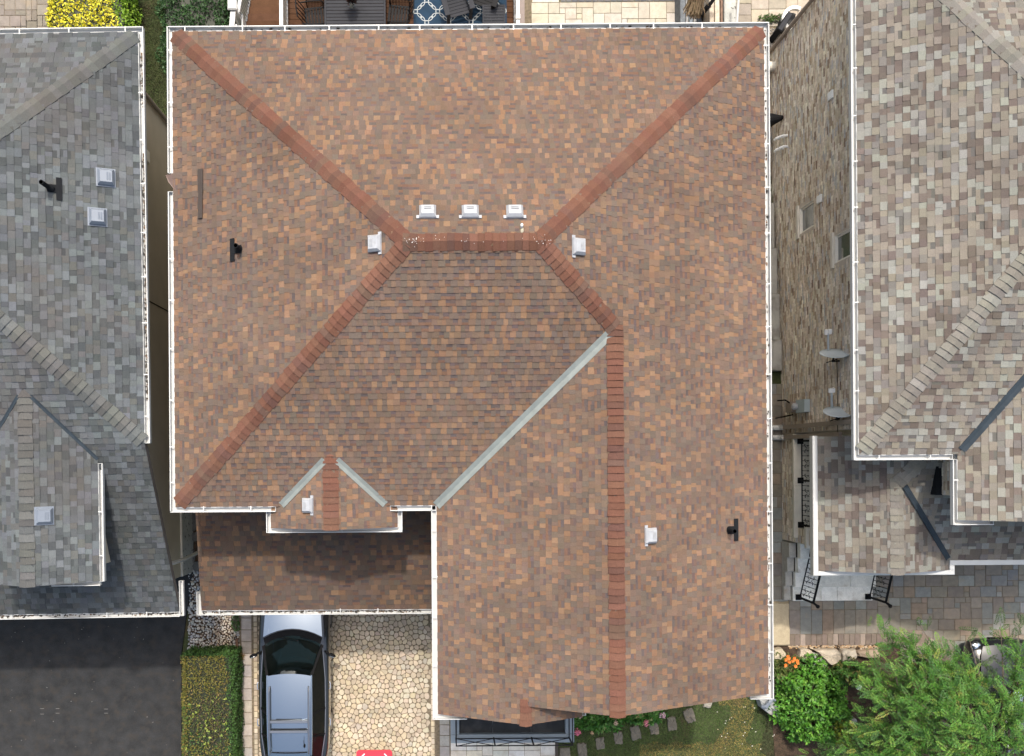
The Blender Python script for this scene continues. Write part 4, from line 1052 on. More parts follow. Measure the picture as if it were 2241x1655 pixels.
# grey paver walk and forecourt of the right house
walk = sheet('paver_walk', [at(1686, 845), (9.9, 1.7), (9.9, -2.3), (19, -2.3), (19, -9), at(2030, 1500), at(2000, 1400), at(1728, 1414), at(1726, 1325), at(1686, 1325)], -.012, 'joint_soil')
yy = at(1700, 840)[1]; xa, xb, xc = at(1684, 1000)[0], at(1708, 1000)[0], at(1723, 1000)[0]
k = 0
while yy > at(1700, 1318)[1]:
    L = R.choice([.30, .33, .36])
    if k % 2: slab(walk, 'paver', (xa, xc, yy - L, yy), -.06, 0, pick(PAV))
    else:
        q = R.choice([xb, xb + .05, xa + .22]); slab(walk, 'paver', (xa, q, yy - L, yy), -.06, 0, pick(PAV)); slab(walk, 'paver', (q, xc, yy - L, yy), -.06, 0, pick(PAV))
    yy -= L; k += 1
fx0 = at(1727, 1350)[0]; fy1 = -4.09; fy0 = at(1800, 1388)[1]
x = fx0
while x < at(1962, 1350)[0]:
    w = .315; y = fy1; first = R.choice([.24, .33])
    slab(walk, 'paver', (x, x + w, y - first, y), -.06, 0, pick(PAV)); slab(walk, 'paver', (x, x + w, fy0, y - first), -.06, 0, pick(PAV)); x += w
xm = x
for r in ashlar(12.25, 12.25 + 44 * .155, -4.09, -2.54, .155, [(3, 2), (2, 2), (3, 2), (2, 1), (2, 3), (1, 1)]): slab(walk, 'paver', r, -.06, 0, pick(PAV))
for r in ashlar(xm, xm + 42 * .155, -4.09 - 12 * .155, -4.09, .155, [(3, 2), (2, 2), (3, 2), (2, 1), (2, 3)]): slab(walk, 'paver', r, -.06, 0, pick(PAV))
for r in ashlar(14.2, 14.2 + 30 * .155, -4.09 - 26 * .155, -4.09 - 12 * .155, .155, [(3, 2), (2, 2), (3, 2), (2, 3)]): slab(walk, 'paver', r, -.06, 0, pick(PAV))
x = fx0; BRP = [(3, (.175, .135, .11)), (1, (.20, .155, .125)), (.3, (.30, .245, .20))]
while x < xm + .2: slab(walk, 'border_paver', (x, x + .155, fy0 - .325, fy0), -.06, 0, pick(BRP)); x += .155
for k in range(14):      # the border curves down beside the garden
    a = k / 13 * 1.25; c0 = V(xm + .1, fy0 - 1.45, 0); r_ = 1.15
    m = MB(); t0, t1 = math.pi / 2 - a, math.pi / 2 - a - .088
    q = lambda t, rr_: (c0.x + rr_ * math.cos(t) * 1.0, c0.y + rr_ * math.sin(t) * 1.1)
    prism(m, [q(t0, r_), q(t1, r_), q(t1, r_ + .28), q(t0, r_ + .28)], -.055, .006, pick(BRP)); m.build('border_paver', 'stone', walk)
# stone block and boulders along the border
q0, q1 = at(1687, 1316), at(1726, 1414)
def rock(name, label, pts, z0, z1, c, group=None, mat='stone', parent=None):
    m = MB(); n = len(pts); cx = sum(p[0] for p in pts) / n; cy = sum(p[1] for p in pts) / n
    if area2([(p[0], p[1]) for p in pts]) < 0: pts = pts[::-1]
    ed = []
    for i in range(n):
        a, b = pts[i], pts[(i + 1) % n]
        ed.append((a[0], a[1]))
        for k in (1, 2): t = k / 3; ed.append((a[0] + (b[0] - a[0]) * t + R.uniform(-.02, .02), a[1] + (b[1] - a[1]) * t + R.uniform(-.02, .02)))
    N = len(ed); f = lambda k, z, j: [(cx + (x - cx) * k, cy + (y - cy) * k, z + R.uniform(-j, j)) for x, y in ed]
    vs = f(1.02, z0, 0) + f(1.0, z0 + (z1 - z0) * .7, .02) + f(.93, z1, .012) + f(.5, z1 + .015, .015) + [(cx, cy, z1 + .02)]
    fs = []
    for l in range(3):
        for i in range(N): j = (i + 1) % N; fs.append((l * N + i, l * N + j, (l + 1) * N + j, (l + 1) * N + i))
    for i in range(N): fs.append((3 * N + i, 3 * N + (i + 1) % N, 4 * N))
    m.mesh(vs, fs, c); o = m.build(name, mat, parent, loc=(cx, cy, z0) if parent is None else None)
    if label: tag(o, label, 'rock' if name != 'stepping_stone' else 'stepping stone', group)
    return o
SB = (.40, .33, .22)
rock('stone_block', 'large tan stone block at the end of the paver walk beside the gutter', [at(1684, 1318)[:2], at(1725, 1316)[:2], at(1726, 1412)[:2], at(1684, 1414)[:2]], -.1, .10, SB)
bl = [([(1690, 1420), (1708, 1417), (1716, 1432), (1705, 1442), (1689, 1440)], 'small tan boulder beside the orange lilies and gutter', (.42, .36, .26)),
      ([(1746, 1418), (1755, 1416), (1772, 1422), (1777, 1444), (1762, 1446), (1744, 1436)], 'squat tan boulder just right of the orange lilies', (.42, .355, .27)),
      ([(1778, 1421), (1828, 1419), (1836, 1428), (1834, 1445), (1818, 1454), (1806, 1447), (1793, 1434)], 'longest tan boulder of the row along the paver border', (.47, .40, .31)),
      ([(1838, 1420), (1868, 1419), (1871, 1436), (1860, 1447), (1846, 1454), (1838, 1444)], 'pale rounded boulder between the longest boulder and the tree', (.45, .39, .31)),
      ([(1873, 1424), (1919, 1418), (1922, 1436), (1896, 1438), (1874, 1434)], 'brownish flat boulder half under the tree foliage', (.37, .28, .20))]
for pts, lb, c in bl: rock('boulder', lb, [at(*p)[:2] for p in pts], -.1, .16, c, 'boulders along the paver border')
rock('boulder', 'grey boulder under the foliage between shrub and tree', [at(*p)[:2] for p in ((1848, 1574), (1866, 1568), (1874, 1580), (1858, 1590))], -.1, .15, (.36, .34, .31))
bedm = sheet('garden_bed', [at(1686, 1414), at(1990, 1414), at(2060, 1480), at(2130, 1700), at(1700, 1700), at(1690, 1560)], -.04, 'mulch')
m = MB()
for i in range(260):
    px, py = R.uniform(1725, 1925), R.gauss(1415, 2); o = at(px, py, -.02); m.ball(o, R.uniform(.015, .04), R.uniform(.015, .03), .02, 6, 4, pick([(2, (.42, .27, .14)), (2, (.34, .26, .18)), (1, (.5, .42, .32))]), jit=.1)
for i in range(40):
    o = at(R.uniform(1778, 1812), R.uniform(1430, 1458), -.02); m.ball(o, R.uniform(.03, .06), R.uniform(.03, .05), .035, 6, 4, pick(PEB), jit=.1)
m.build('border_gravel', 'pebble', loc=tuple(at(1820, 1420)), kind='stuff')

# concrete steps in the alley
steps = sheet('alley_ground', [(7.3, 11.4), (9.75, 11.4), (9.75, 2.0), (7.3, 2.0)], -.78, 'mulch', z0=-1.4)
edges = [812, 745, 645, 545, 445, 420, 330]
zs = [.12, .02, -.10, -.24, -.40, -.55]
for i in range(6):
    z = zs[i]; ya, yb_ = at(1700, edges[i], z).y, at(1700, edges[i + 1], z).y
    m = MB(); m.box(8.1, RWALL - .05 - .015 * i, ya + .01, yb_ + (.02 if i < 5 else 1.0), -1.3, z, ch=.02); m.build('alley_step', 'concrete', steps)

# rear patio slabs of the main house
LIME = [(4, (0.408, 0.370, 0.299)), (3, (0.374, 0.340, 0.278)), (2, (0.422, 0.394, 0.333)), (1, (0.354, 0.313, 0.245)), (.6, (0.394, 0.387, 0.361))]
patio = sheet('rear_patio', [(2.5, 9.2), (7.0, 9.2), (7.0, 15), (2.5, 15)], -.012, 'joint_soil')
for r in ashlar(2.72, 2.72 + 26 * .161, 11.92, 12.88, .16, [(3, 2), (3, 3), (2, 2), (2, 3), (3, 1)]): slab(patio, 'patio_slab', r, -.06, 0, pick(LIME))
for j in range(3):
    x = 3.55
    while x < 6.9: w = R.choice([.16, .18, .2]); slab(patio, 'dark_paver', (x, x + w, 12.886 + j * .2, 13.08 + j * .2), -.06, 0, pick([(2, (.085, .09, .095)), (1, (.12, .12, .12))])); x += w
m = MB(); m.box(2.75, 3.5, 12.89, 13.5, -.06, 0, (.55, .5, .42)); m.build('patio_slab', 'stone', patio)
fpat = sheet('front_path', [at(984, 1560), at(1219, 1560), at(1219, 1720), at(984, 1720)], -.012, 'joint_soil')
px0 = at(986, 1640)[0]
for r in ashlar(px0, px0 + 20 * .15, -9.4, -7.6, .15, [(3, 2), (3, 3), (2, 2), (3, 2), (2, 1)]): slab(fpat, 'path_slab', r, -.06, 0, pick([(3, (.50, .48, .42)), (2, (.46, .44, .38)), (2, (.52, .51, .47)), (1, (.55, .51, .42))]))
eb = thing('lawn_edging', 'dark timber strip between the pale path slabs and the lawn', 'garden edging', at(1218, 1640)); m = MB(); a = at(1218, 1640); m.box(a.x - .04, a.x + .045, -9.4, -7.0, -.1, .05, (.05, .04, .032)); m.build('board', 'weathered', eb)
# lower patio behind the right house, alley top
lp = sheet('lower_patio', [(7.35, 10.9), (12.5, 10.9), (12.5, 16), (7.35, 16)], -.80, 'joint_soil', z0=-1.2)
TP = [(3, (0.352, 0.308, 0.240)), (2, (0.312, 0.272, 0.216)), (2, (0.376, 0.328, 0.264)), (1, (0.280, 0.240, 0.200))]
for r in ashlar(8.75, 8.75 + 20 * .17, 12.55, 14.6, .17, [(3, 2), (2, 2), (3, 3), (2, 3)]): slab(lp, 'patio_slab', r, -.9, -.785, pick(TP))
for r in ashlar(7.75, 7.75 + 4 * .2, 11.0, 14.6, .2, [(2, 3), (2, 2), (1, 2)]): slab(lp, 'patio_slab', r, -.9, -.785, pick([(2, (.33, .29, .24)), (1, (.28, .26, .23))]))
for r in ashlar(8.75, 9.7, 11.0, 11.95, .24, [(2, 2), (2, 3)]): slab(lp, 'patio_slab', r, -.9, -.785, pick(TP))
m = MB()
for i in range(700):
    o = V(R.uniform(8.75, 10.2), R.uniform(11.95, 12.5), -.79); m.ball(o, R.uniform(.015, .035), R.uniform(.015, .03), .015, 5, 3, pick([(2, (.25, .23, .20)), (1, (.34, .31, .27))]))
m.build('gravel', 'pebble', loc=(9.4, 12.2, -.8), kind='stuff')
# patio of the far left garden
lpat = sheet('garden_patio', [(-16, 10.6), at(104, 20), at(104, -80), (-16, 15)], -.06, 'joint_soil')
ex = at(103, 20)[0]
for r in ashlar(ex - 14 * .155, ex, 11.4, 11.4 + 12 * .155, .155, [(2, 2), (2, 1), (1, 2), (2, 2)]): slab(lpat, 'patio_slab', r, -.15, -.05, pick([(3, (.19, .165, .14)), (2, (.215, .19, .16)), (1, (.165, .145, .12))]), gap=.007)

# ------------------------------------------------------------------ plants
def leaf(m, o, d, n, L, w, c):
    """one leaf: a bent diamond from o along d, facing n"""
    s = d.cross(n)
    if s.length < 1e-4: return
    s = s.normalized() * w; t = o + d * L
    mid = o + d * (L * .5) + n * (L * .06)
    m.v += [tuple(o), tuple(mid - s), tuple(t), tuple(mid + s)]; k = len(m.v); m.f.append((k - 4, k - 3, k - 2, k - 1)); m.c.append(c)
def rdir(zmin=-.2):
    while True:
        v = V(R.uniform(-1, 1), R.uniform(-1, 1), R.uniform(-1, 1))
        if .05 < v.length < 1 and v.normalized().z > zmin: return v.normalized()
def hedge(name, label, cat, x0, x1, y0, y1, z1, n, pal, L=.05, lump=.06, palf=None, core=(.02, .025, .01), z0=-.05):
    t = thing(name, label, cat, ((x0 + x1) / 2, (y0 + y1) / 2, z0))
    m = MB(); m.box(x0 + .07, x1 - .07, y0 + .07, y1 - .07, z0, z1 - .10, core, ch=.04); m.build('stems', 'leaf', t)
    m = MB(); ph = [R.uniform(0, 6) for _ in range(8)]
    def bump(a, b): return lump * (math.sin(a * 5.1 + ph[0]) * math.sin(b * 4.3 + ph[1]) + .6 * math.sin(a * 11.3 + ph[2] + b * 3) * math.sin(b * 9.7 + ph[3]))
    A = [(x1 - x0) * (y1 - y0), (z1 - z0) * (y1 - y0), (z1 - z0) * (y1 - y0), (z1 - z0) * (x1 - x0), (z1 - z0) * (x1 - x0)]
    for i in range(n):
        r = R.random() * sum(A); k = 0
        while r > A[k]: r -= A[k]; k += 1
        a, b = R.random(), R.random(); dep = abs(R.gauss(0, .05))
        if k == 0: o = V(x0 + a * (x1 - x0), y0 + b * (y1 - y0), 0); o.z = z1 + bump(o.x, o.y) - dep; nn = V(0, 0, 1)
        elif k in (1, 2): o = V(0, y0 + a * (y1 - y0), z0 + b * (z1 - z0)); s_ = 1 if k == 1 else -1; o.x = (x1 if k == 1 else x0) + s_ * (bump(o.y, o.z) - dep); nn = V(s_, 0, .3)
        else: o = V(x0 + a * (x1 - x0), 0, z0 + b * (z1 - z0)); s_ = 1 if k == 3 else -1; o.y = (y1 if k == 3 else y0) + s_ * (bump(o.x, o.z) - dep); nn = V(0, s_, .3)
        d = (nn * .8 + rdir(-1) * .9).normalized(); n2 = (nn + rdir(-1) * .7).normalized(); pl = palf(o) if palf else pal
        if pl is None: continue
        c = pick(pl)
        leaf(m, o, d, n2, L * R.uniform(.6, 1.3), L * R.uniform(.2, .34), c)
    m.build('foliage', 'leaf', t, kind=None)
    return t
YEL = [(5, (0.834, 0.734, 0.051)), (3, (0.667, 0.634, 0.043)), (1.5, (0.400, 0.467, 0.043)), (1, (0.967, 0.867, 0.114))]
LIM = [(3, (0.260, 0.416, 0.036)), (2, (0.182, 0.338, 0.030))]
a, b = at(106, 0, .9), at(277, 60, .9)
hedge('hedge', 'bright yellow clipped hedge behind the grey-roofed house', 'hedge', a.x, b.x, 10.6, 13.4, .95, 11000, YEL, L=.085, lump=.07, palf=lambda o: LIM if o.x > b.x - .27 + .1 * math.sin(o.y * 7) else YEL)
DGR = [(4, (.030, .075, .022)), (3, (.045, .105, .030)), (1.5, (.07, .15, .045)), (1, (.022, .05, .018))]
a, b = at(352, 0, 1.0), at(496, 60, 1.0)
hedge('shrub', 'dark green yew-like shrub beside the white deck stair post', 'shrub', a.x, b.x, 10.75, 13.4, 1.0, 11000, DGR, L=.09, lump=.12)
BOX = [(4, (0.167, 0.157, 0.030)), (3, (0.213, 0.180, 0.035)), (2, (0.121, 0.135, 0.028)), (1.2, (0.263, 0.180, 0.050))]
BOXD = [(3, (.10, .075, .04)), (2, (.13, .16, .03)), (2, (.075, .10, .03)), (1, (.16, .11, .06))]
BOXG = [(3, (.07, .15, .03)), (2, (.045, .11, .025))]
a, b = at(398, 1440, 1.0), at(512, 1440, 1.0)
def boxpal(o):
    x, y = proj(o)
    if x > 498 + 5 * math.sin(y * .09) or y < 1436: return BOXG
    if (((x - 470) / 46) ** 2 + ((y - 1572) / 60) ** 2) < 1 + .4 * math.sin(x * .3) and R.random() < .85: return BOXD if R.random() < .85 else None
    if y > 1545 and R.random() < .3: return BOXG
    return BOX
bxh = hedge('hedge', 'clipped olive green boxwood hedge with a browned patch, between asphalt and cobbles', 'hedge', a.x, b.x, -9.3, at(450, 1432, 1.0).y, 1.0, 21000, BOX, L=.055, lump=.03, palf=boxpal)
m = MB()
for i in range(34):
    px, py = R.gauss(462, 30), R.gauss(1585, 36)
    if not (402 < px < 510): continue
    o = at(px, py, 1.05); c = pick([(2, (.27, .32, .06)), (1, (.20, .27, .05))])
    for k in range(3): leaf(m, o, rdir(0), V(0, 0, 1), .055, .022, c)
m.build('young_shoots', 'leaf', bxh)

GR = [(3, (0.081, 0.137, 0.029)), (3, (0.101, 0.163, 0.036)), (2, (0.061, 0.111, 0.023))]
GRD = [(3, (0.360, 0.262, 0.084)), (2, (0.285, 0.247, 0.070)), (2, (0.180, 0.195, 0.049))]
GRM = [(3, (.045, .05, .018)), (2, (.065, .055, .025)), (1, (.035, .06, .02))]
def grass(name, label, n, region, palf, h=.045, z=-.06):
    m = MB(); cnt = 0
    while cnt < n:
        px, py = region(); o = at(px, py, z); cnt += 1
        if palf is None: continue
        c = pick(palf(px, py)); d = V(R.gauss(0, .7), R.gauss(0, .7), 1).normalized(); s_ = V(R.uniform(-1, 1), R.uniform(-1, 1), 0); s_ = s_.normalized() * R.uniform(.006, .012)
        hh = h * R.uniform(.6, 1.5); m.v += [tuple(o - s_), tuple(o + s_), tuple(o + d * hh)]; k = len(m.v); m.f.append((k - 3, k - 2, k - 1)); m.c.append(c)
    o = m.build(name, 'grass', kind='stuff', loc=tuple(at(*region(), z))); return o
def lawnpal(px, py):
    w = 20 * math.sin(py * .045) + 10 * math.sin(px * .13 + py * .07)
    if px > 1648 + .25 * (py - 1520) + w * .5: return GRM
    dry = 1578 + w < px < 1642 + w * .5 or (py > 1632 + w * .4 and px > 1400)
    return GRD if dry and R.random() < .85 else GR
grass('lawn_grass', None, 42000, lambda: (R.uniform(1219, 1730), R.uniform(1505, 1672)), lawnpal)
grass('side_grass', None, 12000, lambda: (R.uniform(276, 366), R.uniform(-20, 262)), lambda x, y: GRM if R.random() < .35 else [(3, (.065, .105, .024)), (2, (.085, .125, .03)), (1, (.10, .10, .035))], z=-.06)

# stepping stones across the lawn
ords = ['first', 'second', 'third', 'fourth', 'fifth', 'sixth', 'seventh']
for i, (px, py, w, h, rot) in enumerate(((1275, 1642, 21, 30, .05), (1314, 1628, 19, 27, .1), (1354, 1616, 20, 28, .12), (1392, 1605, 22, 32, .18), (1432, 1594, 21, 29, .1), (1471, 1585, 21, 31, .12), (1510, 1567, 22, 31, .35))):
    o = at(px, py, 0); k = 24 / F_PX; pts = []
    for (sx, sy) in ((-.9, -1), (0, -1.02), (.9, -.95), (1, 0), (.92, .95), (0, 1), (-.95, .92), (-1, 0)):
        x, y = sx * w / 2 * k * R.uniform(.93, 1.05), sy * h / 2 * k * R.uniform(.93, 1.05)
        pts.append((o.x + x * math.cos(rot) - y * math.sin(rot), o.y + x * math.sin(rot) + y * math.cos(rot)))
    rock('stepping_stone', ords[i] + ' stepping stone in the lawn, counting from the pale path slabs', pts, -.1, -.005, (.135, .12, .095), 'stepping stones across the lawn')
rock('stepping_stone', 'stepping stone cut by the dark timber strip, nearest the balcony', [at(*p)[:2] for p in ((1225, 1637), (1247, 1637), (1249, 1668), (1224, 1668))], -.1, -.005, (.13, .118, .095), 'stepping stones across the lawn')
o = at(1548, 1546); rock('rock', 'small grey stone peeping out under the brown roof edge above the lawn', [(o.x - .12, o.y - .03), (o.x + .1, o.y - .05), (o.x + .14, o.y + .12), (o.x - .1, o.y + .14)], -.1, .02, (.26, .24, .20))
# fallen white petals on the lawn
m = MB()
for i in range(26):
    o = at(R.uniform(1560, 1715), R.uniform(1528, 1640), -.015); d = rdir(-.1); leaf(m, o, V(d.x, d.y, .1).normalized(), V(0, 0, 1), R.uniform(.03, .06), .012, pick([(2, (.6, .58, .48)), (1, (.5, .42, .25))]))
m.build('fallen_petals', 'petal', loc=tuple(at(1630, 1580)), kind='stuff')
m = MB()
for i in range(45):
    o = at(R.uniform(20, 395), R.uniform(1350, 1650), .004); m.ball(o, R.uniform(.006, .014), R.uniform(.006, .012), .005, 5, 3, pick([(1, (.3, .29, .27)), (1, (.16, .13, .1))]))
for (px, py) in ((92, 1551), (126, 1551), (92, 1563), (126, 1561), (232, 1552), (232, 1561)):
    a = at(px - 4, py, .003); b = at(px + 4, py, .003); m.bar(a, b, .010, .004, (.16, .155, .145))
m.build('grit', 'pebble', loc=tuple(at(200, 1500)), kind='stuff')

def bush(name, label, cat, o, rx, ry, rz, n, pal, L, group=None, tips=None, stem=True, whorl=5):
    """leafy shrub: clusters of leaves spread through a lumpy dome"""
    t = thing(name, label, cat, o, group); o = Vector(o)
    m = MB()
    for i in range(9):
        a = R.uniform(0, 6.28); e = o + V(rx * .7 * math.cos(a), ry * .7 * math.sin(a), rz * R.uniform(.6, .95)); m.tube([o, (o + e) / 2 + V(0, 0, .1), e], [.022, .014, .006], 5)
    m.build('stem', 'bark', t)
    m = MB(); ph = [R.uniform(0, 6) for _ in range(4)]
    for i in range(n):
        a = R.uniform(0, 6.2832); ct = R.uniform(-.05, 1); st = math.sqrt(1 - ct * ct); dep = R.random() ** .45
        lum = 1 + .16 * math.sin(a * 3 + ph[0]) * math.sin(ct * 6 + ph[1]) + .10 * math.sin(a * 7 + ph[2])
        rr_ = (.45 + .55 * dep) * lum
        c0 = o + V(rx * st * math.cos(a) * rr_, ry * st * math.sin(a) * rr_, rz * (.08 + .92 * max(ct, 0) * rr_) + .02)
        nn = (V(st * math.cos(a), st * math.sin(a), ct + .6)).normalized(); c = pick(tips if tips and dep > .93 and R.random() < .5 else pal)
        for k in range(whorl):
            dd = (rdir(-1) * .95 + nn * .45).normalized(); leaf(m, c0, dd, (nn + rdir(-1) * .3).normalized(), L * R.uniform(.7, 1.25), L * R.uniform(.20, .28), tuple(v * R.uniform(.88, 1.14) for v in c))
    m.build('foliage', 'leaf', t); return t
SHR = [(4, (0.077, 0.222, 0.022)), (3, (0.105, 0.282, 0.028)), (2, (0.050, 0.150, 0.020)), (1, (0.143, 0.336, 0.040))]
bush('shrub', 'round bright green leafy shrub beside the front gutter corner', 'shrub', at(1762, 1532, -.04), 1.02, 1.15, 1.15, 1500, SHR, .115)
YLS = [(2, (.28, .30, .03)), (2, (.20, .26, .03)), (1, (.12, .20, .03))]
bush('shrub', 'small yellow-green shrub at the foot of the round green shrub', 'shrub', at(1822, 1588, -.04), .42, .40, .95, 240, YLS, .10)
bush('shrub', 'low dark green plant above the round shrub, next to the boulders', 'shrub', at(1848, 1468, -.04), .55, .38, .50, 300, [(3, (.05, .13, .02)), (2, (.08, .17, .03)), (1, (.16, .16, .04))], .10)
HYD = [(4, (.045, .15, .020)), (3, (.07, .20, .028)), (1.5, (.11, .25, .05)), (.5, (.28, .33, .12))]
hyd = bush('flowering_plant', 'leafy hydrangea with pink blooms beside the blue-grey balcony', 'flowering plant', at(1305, 1572, -.05), .78, .30, .42, 330, HYD, .13)
hyd2 = bush('flowering_plant', 'leafy hydrangea with two pink blooms below the roof peak', 'flowering plant', at(1405, 1560, -.05), .62, .26, .38, 220, HYD, .12)
def bloom(par, px, py, z, r, c):
    m = MB(); o = at(px, py, z)
    for i in range(46):
        d = rdir(-.1); p = o + d * r * R.uniform(.7, 1); leaf(m, p, rdir(-.3), d, r * .55, r * .24, tuple(v * R.uniform(.85, 1.1) for v in c))
    m.build('bloom', 'petal', par)
bloom(hyd, 1263, 1601, .35, .10, (.62, .16, .24)); bloom(hyd, 1271, 1568, .40, .06, (.60, .32, .36)); bloom(hyd, 1347, 1583, .40, .06, (.62, .42, .30)); bloom(hyd, 1295, 1604, .28, .045, (.62, .42, .28))
bloom(hyd2, 1414, 1582, .35, .085, (.68, .22, .28)); bloom(hyd2, 1449, 1566, .38, .085, (.66, .40, .50))
# orange lilies
lil = thing('lily_clump', 'clump of orange lilies by the gutter and boulders', 'flowers', at(1722, 1448, -.04))
m = MB()
for i in range(150):
    o = at(R.uniform(1690, 1735), R.uniform(1436, 1480), 0); d = V(R.uniform(-1, .5), R.uniform(-.6, .6), .75).normalized(); c = pick([(3, (.10, .14, .03)), (2, (.16, .17, .05)), (1, (.06, .10, .02))])
    p = o
    for k in range(4): q = p + d * .09; s_ = d.cross(V(0, 0, 1)).normalized() * .012; m.face([p - s_, p + s_, q + s_, q - s_], c); p = q; d = (d + V(0, 0, -.32)).normalized()
m.build('leaves', 'leaf', lil)
for (px, py) in ((1724, 1437), (1720, 1444), (1727, 1449), (1719, 1456), (1738, 1441), (1744, 1446), (1735, 1446), (1741, 1458), (1746, 1451), (1726, 1441)):
    m = MB(); o = at(px, py, .62)
    for k in range(6): a = k * 1.047 + R.random(); d = V(math.cos(a), math.sin(a), .35).normalized(); leaf(m, o, d, V(0, 0, 1), .062, .022, (.62, .15, .012))
    m.tube([o, at(1726, 1450, -.02)], .006, 4, (.08, .14, .03)); m.build('flower', 'petal', lil)
tan_t = thing('grass_tuft', 'browned grass tuft beside the timber edging near the car', 'plant', at(524, 1432))
m = MB()
for i in range(60):
    o = at(R.gauss(524, 3), R.gauss(1432, 4)); d = V(R.gauss(0, .8), R.gauss(0, .8), .6).normalized(); leaf(m, o, d, V(0, 0, 1), R.uniform(.12, .25), .012, pick([(2, (.22, .12, .05)), (1, (.16, .16, .05))]))
m.build('blade', 'leaf', tan_t)
wd = bush('weed', 'green weed growing between the pebbles and the edging pavers', 'plant', at(517, 1362), .11, .30, .14, 90, [(2, (.06, .14, .03)), (1, (.10, .20, .04))], .05)
wd2 = bush('weed', 'straggling green weed in the gravel strip behind the brown roof corner', 'plant', at(1690, 42, -.78), .42, .10, .12, 110, [(2, (.08, .15, .04)), (1, (.12, .18, .05))], .06)

# the feathery tree
tree = thing('tree', 'large feathery green tree over the front garden and parked car', 'tree', at(2052, 1590, -.04))
tb = Vector(tree.location)
m = MB(); m.tube([tb, tb + V(.05, .05, 1.2), tb + V(.0, .1, 2.3)], [.13, .11, .09], 9); m.build('trunk', 'bark', tree)
LF = [(4, (0.069, 0.176, 0.024)), (3, (0.098, 0.229, 0.031)), (2, (0.046, 0.123, 0.024)), (1.4, (0.155, 0.275, 0.042)), (.5, (0.241, 0.281, 0.060))]
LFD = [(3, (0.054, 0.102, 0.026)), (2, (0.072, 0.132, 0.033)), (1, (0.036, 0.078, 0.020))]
mb = MB(); lm = MB(); top = tb + V(0, .1, 2.3)
def frond(o, d, L, pal):
    nn = (V(0, 0, 1) + rdir(-1) * .5).normalized(); c = pick(pal); n = int(L / .038); s_ = d.cross(nn).normalized(); nn = s_.cross(d).normalized()
    p = Vector(o)
    for k in range(n):
        q = p + d * .038; taper = math.sin(math.pi * min(1, (k + 1.2) / (n + 1)) ** .8)
        for g in (-1, 1):
            dd = (d * .55 + s_ * g + nn * R.uniform(-.25, .25)).normalized(); leaf(lm, q, dd, (nn + rdir(-1) * .25).normalized(), .080 * (.45 + .55 * taper) * R.uniform(.8, 1.2), .0145, tuple(v * R.uniform(.82, 1.15) for v in c))
        d = (d + V(0, 0, -.035) + rdir(-1) * .05).normalized(); p = q
    leaf(lm, p, d, nn, .07, .014, c)
tips = [(1920, 1385, 2.4), (1955, 1392, 2.6), (1985, 1405, 2.8), (2010, 1365, 2.9), (2030, 1420, 3.2), (2120, 1395, 3.0), (2190, 1365, 3.1), (2235, 1340, 3.2), (2225, 1420, 3.2), (1905, 1445, 2.3), (1880, 1470, 2.0), (1900, 1500, 2.6),
        (1930, 1530, 2.9), (1870, 1560, 2.1), (1890, 1600, 2.3), (1845, 1620, 1.8), (1800, 1640, 1.6), (1830, 1660, 1.9), (1900, 1650, 2.5), (1960, 1640, 3.0), (1990, 1590, 3.4), (2000, 1530, 3.5), (1965, 1470, 3.1), (2020, 1480, 3.5), (2080, 1500, 3.7), (2070, 1560, 4.0), (2060, 1630, 3.7),
        (2130, 1520, 3.8), (2140, 1590, 3.9), (2150, 1655, 3.5), (2200, 1500, 3.5), (2215, 1560, 3.6), (2225, 1620, 3.5), (2250, 1460, 3.3), (2100, 1450, 3.4), (2280, 1540, 3.4), (2270, 1650, 3.3), (2020, 1680, 3.4), (1940, 1690, 2.7), (2110, 1700, 3.5), (1760, 1665, 1.3), (2050, 1440, 3.1)]
for (px, py, z) in tips:
    e = at(px, py, z); mid = top + (e - top) * .5 + V(0, 0, .45) + rdir(-1) * .12
    mb.tube([top + V(0, 0, R.uniform(-.5, 0)), top + (mid - top) * .5 + V(0, 0, .1), mid, e], [.05, .034, .022, .006], 6)
    out = (e - top); out.z *= .2; out.normalize()
    sparse = (py < 1420 and px > 2000)
    for k in range(64 if not sparse else 15):
        f = R.uniform(.0, 1) ** .7; base = mid + (e - mid) * f + rdir(-.6) * R.uniform(.03, .36)
        d = (out * .9 + rdir(-.7) * .9 + V(0, 0, .05)).normalized()
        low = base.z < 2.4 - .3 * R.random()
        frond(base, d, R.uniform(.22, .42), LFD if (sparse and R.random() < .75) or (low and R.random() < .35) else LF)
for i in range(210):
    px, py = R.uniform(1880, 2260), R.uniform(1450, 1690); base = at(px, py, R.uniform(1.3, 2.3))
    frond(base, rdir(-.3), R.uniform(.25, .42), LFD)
for (p, q) in ((at(1950, 1462, 3.1), at(1965, 1500, 2.9)), (at(1990, 1535, 3.3), at(2007, 1582, 3.1))): mb.tube([p, (p + q) / 2 + V(.02, 0, .03), q], .014, 5)
mb.build('branches', 'bark', tree); lm.build('crown', 'leaf', tree)

